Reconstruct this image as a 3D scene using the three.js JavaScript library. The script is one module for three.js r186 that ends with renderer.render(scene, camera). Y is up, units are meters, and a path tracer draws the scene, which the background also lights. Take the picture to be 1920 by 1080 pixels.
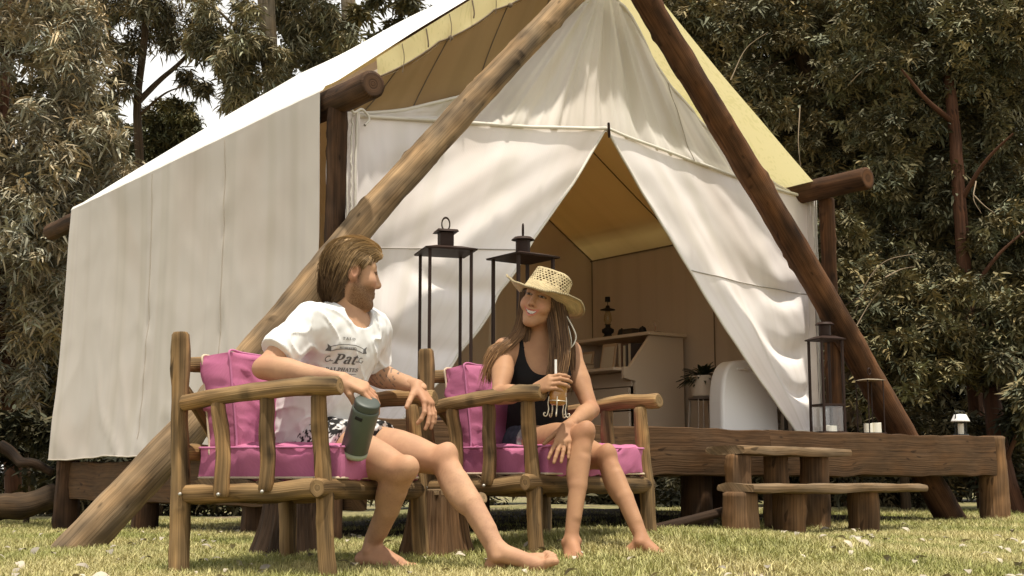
import * as THREE from 'three';
import { mergeGeometries } from 'three/addons/utils/BufferGeometryUtils.js';
import { RoundedBoxGeometry } from 'three/addons/geometries/RoundedBoxGeometry.js';
import { ImprovedNoise } from 'three/addons/math/ImprovedNoise.js';

// ---------------------------------------------------------------- camera, sky, sun, exposure
const scene = new THREE.Scene();
const LENS = 2456, EYE = 0.335, PITCH = Math.atan(353 / LENS);
const camera = new THREE.PerspectiveCamera(2 * Math.atan(540 / LENS) * 180 / Math.PI, 16 / 9, 0.1, 600);
camera.position.set(0, EYE, 0);
camera.rotation.set(PITCH, 0, 0);
const renderer = new THREE.WebGLRenderer({ antialias: true });
renderer.setSize(1024, 576);
renderer.toneMapping = THREE.LinearToneMapping;
renderer.toneMappingExposure = 1.3;
renderer.shadowMap.enabled = true;
const SUN = new THREE.Vector3(0.085, 0.955, 0.20).normalize();
{
  const w = 512, h = 256, d = new Float32Array(w * h * 4);
  for (let j = 0; j < h; j++) for (let i = 0; i < w; i++) {
    const el = ((j + 0.5) / h - 0.5) * Math.PI, az = (i + 0.5) / w * Math.PI * 2;
    const dir = [Math.cos(el) * Math.cos(az), Math.sin(el), Math.cos(el) * Math.sin(az)];
    const up = Math.max(0, dir[1]);
    // bright summer haze, paler to the horizon
    const k = Math.pow(1 - up, 2.2);
    const g = dir[1] < 0 ? Math.max(0, 1 + dir[1] * 6) : 1;
    let r = 0.74 + 0.62 * k, gg = 0.75 + 0.57 * k, b = 0.76 + 0.46 * k;
    const o = (j * w + i) * 4;
    d[o] = (r * g + 0.16 * (1 - g)) * 0.9; d[o + 1] = (gg * g + 0.14 * (1 - g)) * 0.9; d[o + 2] = (b * g + 0.09 * (1 - g)) * 0.9; d[o + 3] = 1;
  }
  const sky = new THREE.DataTexture(d, w, h, THREE.RGBAFormat, THREE.FloatType);
  sky.mapping = THREE.EquirectangularReflectionMapping;
  sky.magFilter = THREE.LinearFilter; sky.minFilter = THREE.LinearFilter; sky.needsUpdate = true;
  scene.background = sky; scene.environment = sky;
}
const sun = new THREE.DirectionalLight(new THREE.Color(1.0, 0.93, 0.80), 4.2);
sun.position.copy(SUN).multiplyScalar(40).add(new THREE.Vector3(0, 0, -7));
sun.target.position.set(0, 0, -7);
sun.castShadow = true;
Object.assign(sun.shadow.camera, { left: -14, right: 14, top: 14, bottom: -14, near: 1, far: 90 });
sun.shadow.mapSize.set(4096, 4096); sun.shadow.bias = -0.0004; sun.shadow.radius = 2.5;
scene.add(sun, sun.target);

// ---------------------------------------------------------------- helpers
let seedState = 12345;
function rnd() { seedState |= 0; seedState = seedState + 0x6D2B79F5 | 0; let t = Math.imul(seedState ^ seedState >>> 15, 1 | seedState); t = t + Math.imul(t ^ t >>> 7, 61 | t) ^ t; return ((t ^ t >>> 14) >>> 0) / 4294967296; }
const seed = s => { seedState = s; };
const rr = (a, b) => a + (b - a) * rnd();
const V3 = (x, y, z) => new THREE.Vector3(x, y, z);
const lerp = (a, b, t) => a + (b - a) * t;
const clamp = (x, a, b) => Math.min(b, Math.max(a, x));
const smooth = (a, b, x) => { const t = clamp((x - a) / (b - a), 0, 1); return t * t * (3 - 2 * t); };
const perlin = new ImprovedNoise();
const noise = (x, y, z = 0) => perlin.noise(x + 31.7, y + 17.3, z + 5.1);
function fbm(x, y, z = 0, o = 4) { let s = 0, a = 0.5; for (let i = 0; i < o; i++) { s += a * noise(x, y, z); x *= 2.03; y *= 2.03; z *= 2.03; a *= 0.5; } return s; }

// the place was surveyed from the photograph: a point seen at a pixel, at a given distance ahead of the eye
const CA = Math.cos(PITCH), SA = Math.sin(PITCH);
function rayDir(px, py) { const X = px - 960, Y = 540 - py; return V3(X, Y * CA + LENS * SA, -(LENS * CA - Y * SA)); }
function at(px, py, D) { const r = rayDir(px, py); return r.multiplyScalar(D / -r.z).add(V3(0, EYE, 0)); }
// tent axes: u along its front, v towards its back, from the middle of the front pole frame
const TO = V3(0.72, 0, -8.0), TU = V3(0.798, 0, -0.602), TV = V3(-0.602, 0, -0.798);
const T = (u, y, v) => V3(TO.x + u * TU.x + v * TV.x, y, TO.z + u * TU.z + v * TV.z);
function onV(px, py, v) { const r = rayDir(px, py), t = (v - V3(0, EYE, 0).sub(TO).dot(TV)) / r.dot(TV); return r.multiplyScalar(t).add(V3(0, EYE, 0)); }
const uOf = p => p.clone().sub(TO).dot(TU);
const TENT_TURN = Math.atan2(0.602, 0.798);      // turns local +x into TU

const used = {};
function numbered(n) { if (!(n in used)) { used[n] = 0; return n; } used[n]++; return `${n}_${String(used[n]).padStart(3, '0')}`; }
function tag(o, label, category, group, kind) { if (label) o.userData.label = label; if (category) o.userData.category = category; if (group) o.userData.group = group; if (kind) o.userData.kind = kind; return o; }
function thing(name, label, category, pos, turn = 0, group) {
  const o = new THREE.Group(); o.name = numbered(name); o.position.copy(pos); o.rotation.y = turn; scene.add(o);
  return tag(o, label, category, group);
}
// a named mesh; local geometry under its parent, or (world = true) geometry in world metres
function part(name, geo, mat, parent = scene, world = false) {
  const m = new THREE.Mesh(geo, mat); m.name = parent === scene ? numbered(name) : name;
  m.castShadow = m.receiveShadow = true;
  if (world && parent !== scene) { parent.updateWorldMatrix(true, false); geo.applyMatrix4(parent.matrixWorld.clone().invert()); }
  parent.add(m); return m;
}
function copyOf(o, label, pos, turn, group) {
  const c = o.clone(); c.name = numbered(o.name.replace(/_\d{3}$/, '')); c.userData = { ...o.userData };
  if (label) c.userData.label = label; if (group) c.userData.group = group;
  c.position.copy(pos); c.rotation.y = turn; scene.add(c); return c;
}
const geoOf = (pos, idx, uv, col) => { const g = new THREE.BufferGeometry(); g.setAttribute('position', new THREE.Float32BufferAttribute(pos, 3)); if (uv) g.setAttribute('uv', new THREE.Float32BufferAttribute(uv, 2)); if (col) g.setAttribute('color', new THREE.Float32BufferAttribute(col, 3)); g.setIndex(idx); g.computeVertexNormals(); return g; };
// a cloth or ground sheet: f(s, t) gives a point, uv in metres given by the sizes
function sheet(nu, nv, f, su = 1, sv = 1) {
  const pos = [], uv = [], idx = [];
  for (let j = 0; j <= nv; j++) for (let i = 0; i <= nu; i++) { const s = i / nu, t = j / nv, p = f(s, t); pos.push(p.x, p.y, p.z); uv.push(s * su, t * sv); }
  for (let j = 0; j < nv; j++) for (let i = 0; i < nu; i++) { const a = j * (nu + 1) + i, b = a + 1, c = a + nu + 1, d = c + 1; idx.push(a, b, d, a, d, c); }
  return geoOf(pos, idx, uv);
}
// a round timber with a knotty outline, slight bends and sawn ends
function logGeo(a, b, ra, rb, o = {}) {
  const { seg = 14, rings = 0, rough = 0.05, bend = 0, bow = null, sd = rnd() * 90, cap = 1.25 } = o;
  const L = a.distanceTo(b), n = rings || Math.max(8, Math.round(L / 0.02)), tone0 = 0.82 + 0.34 * (0.5 + 0.5 * Math.sin(sd * 7.3)), knots = Array.from({ length: Math.max(2, Math.round(L * (o.knots ?? 5))) }, (_, i) => [6.28 * Math.abs(Math.sin(sd * 3.7 + i * 12.9)), 0.06 + 0.88 * Math.abs(Math.sin(sd * 1.3 + i * 7.77)), 0.016 + 0.012 * Math.abs(Math.sin(i * 5.1 + sd))]);
  const ax = b.clone().sub(a).normalize(), e1 = V3(0.31, 0.2, 0.93).cross(ax).normalize(), e2 = ax.clone().cross(e1);
  const pos = [], uv = [], idx = [], col = [];
  const ring = (t, k, shade) => {
    const c = a.clone().lerp(b, t), r0 = lerp(ra, rb, t);
    c.addScaledVector(e1, bend * noise(t * 2.2, sd)).addScaledVector(e2, bend * noise(t * 2.2, sd + 40));
    if (bow) c.addScaledVector(bow, Math.sin(Math.PI * t));
    for (let i = 0; i <= seg; i++) {
      const w = i / seg * Math.PI * 2, cx = Math.cos(w), sx = Math.sin(w);
      let kb = 0, kd = 0; for (const [ka, kt, kr] of knots) { const da = Math.atan2(Math.sin(w - ka), Math.cos(w - ka)) * r0, dt = (t - kt) * L, e = (da * da + dt * dt) / (kr * kr); if (e < 9) { kb += Math.exp(-e * 0.6); kd += Math.exp(-e * 2.2) - 0.25 * Math.exp(-((Math.sqrt(e) - 1.3) ** 2) * 6); } }
      const q = r0 * k * (1 + 0.13 * kb + rough * (1.3 * noise(cx * 0.9 + sd, sx * 0.9, t * L * 4) + 0.8 * noise(cx * 2 + sd, sx * 2, t * L * 12)));
      pos.push(c.x + (e1.x * cx + e2.x * sx) * q, c.y + (e1.y * cx + e2.y * sx) * q, c.z + (e1.z * cx + e2.z * sx) * q);
      uv.push(i / seg * Math.max(0.2, r0 * 6.28), t * L + sd);
      const pn = noise(cx * 0.8 + sd, sx * 0.8, t * L * 2.2) + 0.6 * noise(cx * 1.6 + sd, sx * 1.6, t * L * 9) + 0.5 * noise(cx * 3 + sd, sx * 3, t * L * 3.5), tn = shade * tone0 * clamp(0.97 + 0.75 * pn - 0.6 * kd, 0.22, 1.7), wm = 0.10 * pn; col.push(tn * (1 + wm * 0.5), tn, tn * (1 - wm));
    }
  };
  const bev = Math.min(0.2, 0.012 / L * 1.2);
  ring(0, 0.8, 1); for (let j = 0; j <= n; j++) ring(lerp(bev * 0.6, 1 - bev * 0.6, j / n), 1, 1); ring(1, 0.8, 1);
  const rows = n + 3, S = seg + 1;
  for (let j = 0; j < rows - 1; j++) for (let i = 0; i < seg; i++) { const p = j * S + i; idx.push(p, p + 1, p + S + 1, p, p + S + 1, p + S); }
  for (const [row, sign] of [[0, -1], [rows - 1, 1]]) {
    const base = pos.length / 3, c = V3(0, 0, 0);
    for (let i = 0; i < seg; i++) c.add(V3(pos[(row * S + i) * 3], pos[(row * S + i) * 3 + 1], pos[(row * S + i) * 3 + 2])); c.divideScalar(seg);
    for (let k = 1; k >= 0; k -= 0.5) for (let i = 0; i <= seg; i++) {
      const p = V3(pos[(row * S + i) * 3], pos[(row * S + i) * 3 + 1], pos[(row * S + i) * 3 + 2]).lerp(c, 1 - k);
      pos.push(p.x, p.y, p.z); uv.push(k * 0.03, sd + i / seg * 0.02); const s = cap * (k > 0.7 ? 0.75 : k > 0.3 ? 1 : 0.8); col.push(s, s, s);
    }
    for (let j = 0; j < 2; j++) for (let i = 0; i < seg; i++) { const p = base + j * S + i; sign < 0 ? idx.push(p, p + S + 1, p + 1, p, p + S, p + S + 1) : idx.push(p, p + 1, p + S + 1, p, p + S + 1, p + S); }
  }
  return geoOf(pos, idx, uv, col);
}
function tube(pts, r, seg = 6, n = 0, taper = 1) {
  const curve = new THREE.CatmullRomCurve3(pts), m = n || pts.length * 5;
  const g = new THREE.TubeGeometry(curve, m, r, seg, false);
  if (taper !== 1) { const p = g.attributes.position; for (let i = 0; i <= m; i++) { const c = curve.getPointAt(i / m), k = lerp(1, taper, i / m); for (let j = 0; j <= seg; j++) { const q = i * (seg + 1) + j; p.setXYZ(q, c.x + (p.getX(q) - c.x) * k, c.y + (p.getY(q) - c.y) * k, c.z + (p.getZ(q) - c.z) * k); } } }
  return g;
}
const boxGeo = (w, h, d, x = 0, y = 0, z = 0, r = 0.006) => new RoundedBoxGeometry(w, h, d, 2, Math.min(r, w / 2.1, h / 2.1, d / 2.1)).translate(x, y, z);
function plain(g) { const q = g.index ? g.toNonIndexed() : g; for (const k of Object.keys(q.attributes)) if (!['position', 'normal', 'uv'].includes(k)) q.deleteAttribute(k); return q; }
const merge = list => mergeGeometries(list.map(plain));

// ---------------------------------------------------------------- procedural textures
const enc = x => 255 * (x <= 0.0031308 ? 12.92 * x : 1.055 * Math.pow(x, 1 / 2.4) - 0.055);
function texture(w, h, f, srgb, rep = 1, rep2 = rep) {
  const d = new Uint8Array(w * h * 4);
  for (let j = 0; j < h; j++) for (let i = 0; i < w; i++) { const c = f(i / w, j / h), o = (j * w + i) * 4; for (let k = 0; k < 3; k++) { const x = typeof c === 'number' ? c : c[k]; d[o + k] = clamp(srgb ? enc(clamp(x, 0, 1)) : 255 * x, 0, 255); } d[o + 3] = 255; }
  const t = new THREE.DataTexture(d, w, h, THREE.RGBAFormat); t.magFilter = THREE.LinearFilter; t.minFilter = THREE.LinearMipmapLinearFilter; t.generateMipmaps = true;
  t.wrapS = t.wrapT = THREE.RepeatWrapping; t.repeat.set(rep, rep2); if (srgb) t.colorSpace = THREE.SRGBColorSpace; t.needsUpdate = true; return t;
}
// noise that tiles: x, y in 0..1, fx, fy whole periods
const tile = (x, y, fx, fy, z) => { const a = x * 6.2832, b = y * 6.2832, ra = fx / 6.2832, rb = fy / 6.2832; return noise(Math.cos(a) * ra + Math.sin(b) * rb * 0.71 + z, Math.sin(a) * ra + z * 1.7, Math.cos(b) * rb + Math.sin(b) * rb * 0.3); };
const grainAt = (x, y) => { const wv = 0.006 * tile(x, y, 3, 2, 3); return 0.5 + 0.22 * tile(x + wv, y, 22, 1.5, 1) + 0.4 * tile(x + wv, y, 60, 2.5, 7) + 0.35 * tile(x, y, 150, 8, 11) + 0.3 * tile(x, y, 5, 3, 13) + 0.2 * tile(x, y, 14, 16, 17); };
const crackAt = (x, y) => { const n = Math.abs(tile(x + 0.008 * tile(x, y, 5, 5, 2), y, 12, 1.1, 21)); return smooth(0.0, 0.022, n + 0.03 * (0.5 + tile(x, y, 6, 5, 41))); };
const woodMap = texture(512, 1024, (x, y) => {
  const g = clamp(grainAt(x, y), 0, 1), c = crackAt(x, y), m = 0.5 + tile(x, y, 4, 6, 33);
  const kx = Math.abs(tile(x, y, 7, 9, 61)), kn = smooth(0.5, 0.62, tile(x, y, 9, 12, 71)), b = (0.45 + 0.72 * g) * (0.34 + 0.66 * c) * (1 - 0.55 * kn);
  const grey = clamp(0.15 + 0.7 * m, 0, 1);
  return [b * lerp(0.86, 0.74, grey), b * lerp(0.72, 0.71, grey), b * lerp(0.54, 0.64, grey)];
}, true, 3.2, 1);
const woodBump = texture(512, 1024, (x, y) => clamp(0.25 + 0.5 * grainAt(x, y) * (0.3 + 0.7 * crackAt(x, y)), 0, 1), false, 3.2, 1);
const wood = (r, g, b, o = {}) => new THREE.MeshPhysicalMaterial({ specularIntensity: 0.3, map: woodMap, bumpMap: woodBump, bumpScale: 0.004, roughness: 0.8, color: new THREE.Color().setRGB(r, g, b), vertexColors: true, ...o });
const M = {};
M.poleLight = wood(0.40, 0.30, 0.205);
M.poleDark = wood(0.125, 0.066, 0.037);
M.post = wood(0.092, 0.055, 0.036);
M.beam = wood(0.135, 0.082, 0.048, { vertexColors: false });
M.deckPost = wood(0.25, 0.155, 0.09);
M.chairWood = wood(0.31, 0.215, 0.12);
M.bark = wood(0.20, 0.125, 0.075);
M.darkWood = wood(0.055, 0.036, 0.026);
M.tread = wood(0.29, 0.215, 0.145, { vertexColors: false });
M.trunkGrey = wood(0.30, 0.26, 0.21);
M.trunkRed = wood(0.11, 0.055, 0.036);
M.trunkDark = wood(0.10, 0.072, 0.05);
const weave = (x, y) => 0.5 + 0.25 * Math.sin(x * 6.2832 * 64) * Math.sin(y * 6.2832 * 64);
const canvasBump = texture(512, 512, (x, y) => clamp(0.45 + 0.5 * tile(x, y, 3, 5, 2) + 0.25 * tile(x, y, 9, 7, 4) + 0.06 * (weave(x, y) - 0.5), 0, 1), false, 0.8);
const canvasMap = texture(1024, 512, (x, y) => {      // weathered canvas: faint runs of dirt and mildew
  const run = tile(x, y, 22, 1.2, 9), run2 = tile(x, y, 60, 2, 19), blot = tile(x, y, 4, 4, 29) + 0.5 * tile(x, y, 11, 9, 39);
  const k = clamp(0.93 - 0.07 * smooth(0.05, 0.5, run) - 0.03 * smooth(0.1, 0.5, run2) - 0.10 * smooth(0.1, 0.7, blot), 0, 1);
  return [k, k * (0.985 - 0.03 * smooth(0, 0.6, blot)), k * (0.96 - 0.06 * smooth(0, 0.6, blot) - 0.03 * smooth(0, 0.5, run))];
}, true, 0.25, 0.25);
const mildewMap = texture(512, 512, (x, y) => { const s = smooth(0.16, 0.5, tile(x, y, 70, 40, 3) + 0.5 * tile(x, y, 9, 7, 8)) , b = smooth(0.1, 0.6, tile(x, y, 4, 4, 5)); return [1 - 0.09 * s - 0.09 * b, 1 - 0.08 * s - 0.07 * b, 1 - 0.15 * s - 0.18 * b]; }, true, 0.9);
const cloth = (r, g, b, o = {}) => new THREE.MeshPhysicalMaterial({ map: canvasMap, bumpMap: canvasBump, bumpScale: 0.006, roughness: 0.9, side: THREE.DoubleSide, color: new THREE.Color().setRGB(r, g, b), ...o });
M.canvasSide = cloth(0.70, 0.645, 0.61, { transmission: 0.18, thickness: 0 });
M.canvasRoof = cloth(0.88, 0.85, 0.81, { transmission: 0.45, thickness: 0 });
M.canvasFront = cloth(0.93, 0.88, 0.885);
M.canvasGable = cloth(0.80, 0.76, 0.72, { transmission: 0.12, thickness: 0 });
M.flyYellow = cloth(0.86, 0.77, 0.42, { map: mildewMap, transmission: 0.5, thickness: 0 });
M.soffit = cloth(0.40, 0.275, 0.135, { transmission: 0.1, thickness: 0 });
M.liner = cloth(0.66, 0.51, 0.33, { transmission: 0.6, thickness: 0 });
M.innerWall = cloth(0.66, 0.535, 0.41, { transmission: 0.25, thickness: 0 });
M.welt = new THREE.MeshStandardMaterial({ color: new THREE.Color().setRGB(0.72, 0.68, 0.6), roughness: 0.9 });
M.hemCloth = new THREE.MeshStandardMaterial({ color: new THREE.Color().setRGB(0.42, 0.37, 0.31), roughness: 0.95 });
M.thread = new THREE.MeshStandardMaterial({ color: new THREE.Color().setRGB(0.16, 0.12, 0.08), roughness: 0.9 });
M.iron = new THREE.MeshPhysicalMaterial({ specularIntensity: 0.35, color: new THREE.Color().setRGB(0.030, 0.0155, 0.011), roughness: 0.55, bumpMap: canvasBump, bumpScale: 0.002 });
M.ironGrey = new THREE.MeshStandardMaterial({ color: new THREE.Color().setRGB(0.34, 0.28, 0.2), roughness: 0.5, metalness: 0.3 });
M.wax = new THREE.MeshPhysicalMaterial({ color: new THREE.Color().setRGB(0.85, 0.80, 0.66), roughness: 0.5 });
M.glass = new THREE.MeshPhysicalMaterial({ color: 0xffffff, transmission: 1, thickness: 0, roughness: 0.02 });
M.black = new THREE.MeshPhysicalMaterial({ specularIntensity: 0.4, color: new THREE.Color().setRGB(0.018, 0.016, 0.015), roughness: 0.5 });
M.whitePaint = new THREE.MeshStandardMaterial({ color: new THREE.Color().setRGB(0.62, 0.5, 0.38), roughness: 0.6, bumpMap: canvasBump, bumpScale: 0.001 });
M.whiteGloss = new THREE.MeshPhysicalMaterial({ color: new THREE.Color().setRGB(0.8, 0.78, 0.76), roughness: 0.28 });
// ---------------------------------------------------------------- ground
function groundY(x, z) {
  let y = 0.10 * Math.exp(-((x - 0.6) ** 2 + (z + 5.6) ** 2) / 0.98);
  y -= 0.10 * smooth(-7.2, -10.2, z) * smooth(0.4, -2.6, x);
  y += 0.012 * noise(x * 0.9, z * 0.9) * smooth(2, 4, -z);
  return y;
}
const grassMap = texture(1024, 1024, (x, y) => {
  const soil_and_shade = smooth(0.15, 0.5, tile(x, y, 7, 7, 91) + 0.4 * tile(x, y, 22, 22, 92)), a = tile(x, y, 5, 5, 1) + 0.5 * tile(x, y, 13, 13, 2), b = tile(x, y, 60, 60, 3), c = tile(x, y, 130, 120, 5);
  const dry = clamp(0.5 + 0.9 * a + 0.3 * b, 0, 1), k = clamp(0.75 + 0.5 * b + 0.5 * c, 0.25, 1.4);
  return [lerp(lerp(0.17, 0.30, dry), 0.22, soil_and_shade) * k, lerp(lerp(0.17, 0.25, dry), 0.165, soil_and_shade) * k, lerp(lerp(0.05, 0.11, dry), 0.095, soil_and_shade) * k];
}, true, 0.35);
M.ground = new THREE.MeshStandardMaterial({ map: grassMap, bumpMap: grassMap, bumpScale: 0.02, roughness: 0.95 });
{
  const N = 150, xs = [], zs = [];
  for (let i = 0; i <= N; i++) { const q = i / N * 2 - 1; xs.push(q * 9 + Math.sign(q) * Math.pow(Math.abs(q), 9) * 160); zs.push(-7 - (q * 9 + Math.sign(q) * Math.pow(Math.abs(q), 9) * 160)); }
  const pos = [], uv = [], idx = [];
  for (const z of zs) for (const x of xs) { pos.push(x, groundY(x, z), z); uv.push(x, z); }
  for (let j = 0; j < N; j++) for (let i = 0; i < N; i++) { const a = j * (N + 1) + i; idx.push(a, a + 1, a + N + 2, a, a + N + 2, a + N + 1); }
  tag(part('ground', geoOf(pos, idx, uv), M.ground), 'sunlit lawn of short dry grass in front of the tent', null, null, 'structure');
}

// a sawn or split timber along local x, uv in metres along the grain
function plankGeo(L, h, d, o = {}) {
  const { rough = 0.006, edge = 0, sd = rnd() * 50, nx = Math.max(4, Math.round(L / 0.05)), bow = 0 } = o;
  const g = new THREE.BoxGeometry(L, h, d, nx, 3, 4), p = g.attributes.position, n = g.attributes.normal, uv = g.attributes.uv;
  for (let i = 0; i < p.count; i++) {
    let x = p.getX(i), y = p.getY(i), z = p.getZ(i); const fx = x / L, ey = Math.abs(y) / h * 2, ez = Math.abs(z) / d * 2;
    const X = x + sd;
    uv.setXY(i, (y + z) * 1.0 + sd, x + sd * 0.37);
    if (ey > 0.9 && ez > 0.9) { y *= 1 - 0.012 / h; z *= 1 - 0.012 / d; }
    z += Math.sign(z) * edge * (noise(X * 2.4, Math.sign(z) * 9) + 0.5 * noise(X * 7, Math.sign(z) * 9)) * ez;
    y += Math.sign(y) * (rough + edge * 0.25) * noise(X * 5, Math.sign(y) * 5, z * 6);
    y += bow * Math.cos(Math.PI * fx) + rough * noise(X * 1.6, 3);
    z += rough * noise(X * 3, y * 20);
    if (Math.abs(fx) > 0.47 && edge) x += edge * 1.2 * noise(z * 14, y * 9, sd);
    p.setXYZ(i, x, y, z);
  }
  g.computeVertexNormals(); return g;
}

// added ground sheet: the shade under the deck is put into its dark colour
tag(part('soil_and_shade', sheet(30, 20, (s, t) => { const p = T(lerp(-1.7, 3.4, s) + 0.12 * noise(t * 9, s * 3), 0, lerp(-0.02, 4.6, t) + 0.12 * noise(s * 12, t * 4)); p.y = groundY(p.x, p.z) + 0.006 + 0.012 * (0.5 + noise(p.x * 4, p.z * 4)); return p; }, 5, 5), new THREE.MeshPhysicalMaterial({ color: new THREE.Color().setRGB(0.055, 0.04, 0.026), roughness: 1, specularIntensity: 0.2, bumpMap: grassMap, bumpScale: 0.02 })), 'added dark ground sheet with the shade under the deck put into its colour', null, null, 'structure');

// ---------------------------------------------------------------- wooden deck
seed(11);
const FLOOR = 0.62;
{
  const t = thing('wooden_deck', 'dark timber deck on log piles carrying the canvas tent', 'deck', T(0.8, 0, 1.6), TENT_TURN);
  const L = (u, y, v) => V3(u - 0.8, y, -(v - 1.6));
  for (const [u0, u1] of [[-2.1, 0.917], [0.923, 3.38]]) part('front_beam', plankGeo(u1 - u0, 0.29, 0.11, { rough: 0.012 }).translate((u0 + u1) / 2 - 0.8, 0.48, 1.6 + 0.24), M.beam, t);
  const side = (u, v0, v1, y0, y1) => part('side_beam', plankGeo(v1 - v0, y1 - y0, 0.1, { rough: 0.008 }).rotateY(Math.PI / 2).translate(u - 0.8, (y0 + y1) / 2, -((v0 + v1) / 2 - 1.6)), M.beam, t);
  side(-1.95, -0.1, 4.3, 0.16, 0.44); side(3.42, -0.1, 4.3, 0.33, 0.6);
  const boards = []; for (let k = 0; k < 22; k++) boards.push(plankGeo(5.5, 0.03, 0.192, { rough: 0.002, nx: 6 }).translate(0.73 - 0.8, FLOOR - 0.018, -(-0.08 + k * 0.2 - 1.6)));
  part('floor_boards', merge(boards), M.beam, t);
  for (const [u, v, r, y] of [[3.47, -0.2, 0.105, 0.635], [-1.98, 4.25, 0.095, 0.46], [-1.96, 2.72, 0.09, 0.45], [-1.86, 1.25, 0.085, 0.55], [-2.06, 0.0, 0.06, 0.5], [0.55, 0.0, 0.1, 0.5], [1.3, 1.4, 0.1, 0.55], [0.0, 1.6, 0.09, 0.55], [2.2, 1.4, 0.1, 0.55], [3.5, 3.9, 0.1, 0.55]])
    part('deck_post', logGeo(L(u, -0.25, v), L(u, y, v), r * 1.1, r * 0.93, { rough: 0.06 }), u > 3.4 && v < 0 ? M.deckPost : M.post, t);
}

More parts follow.
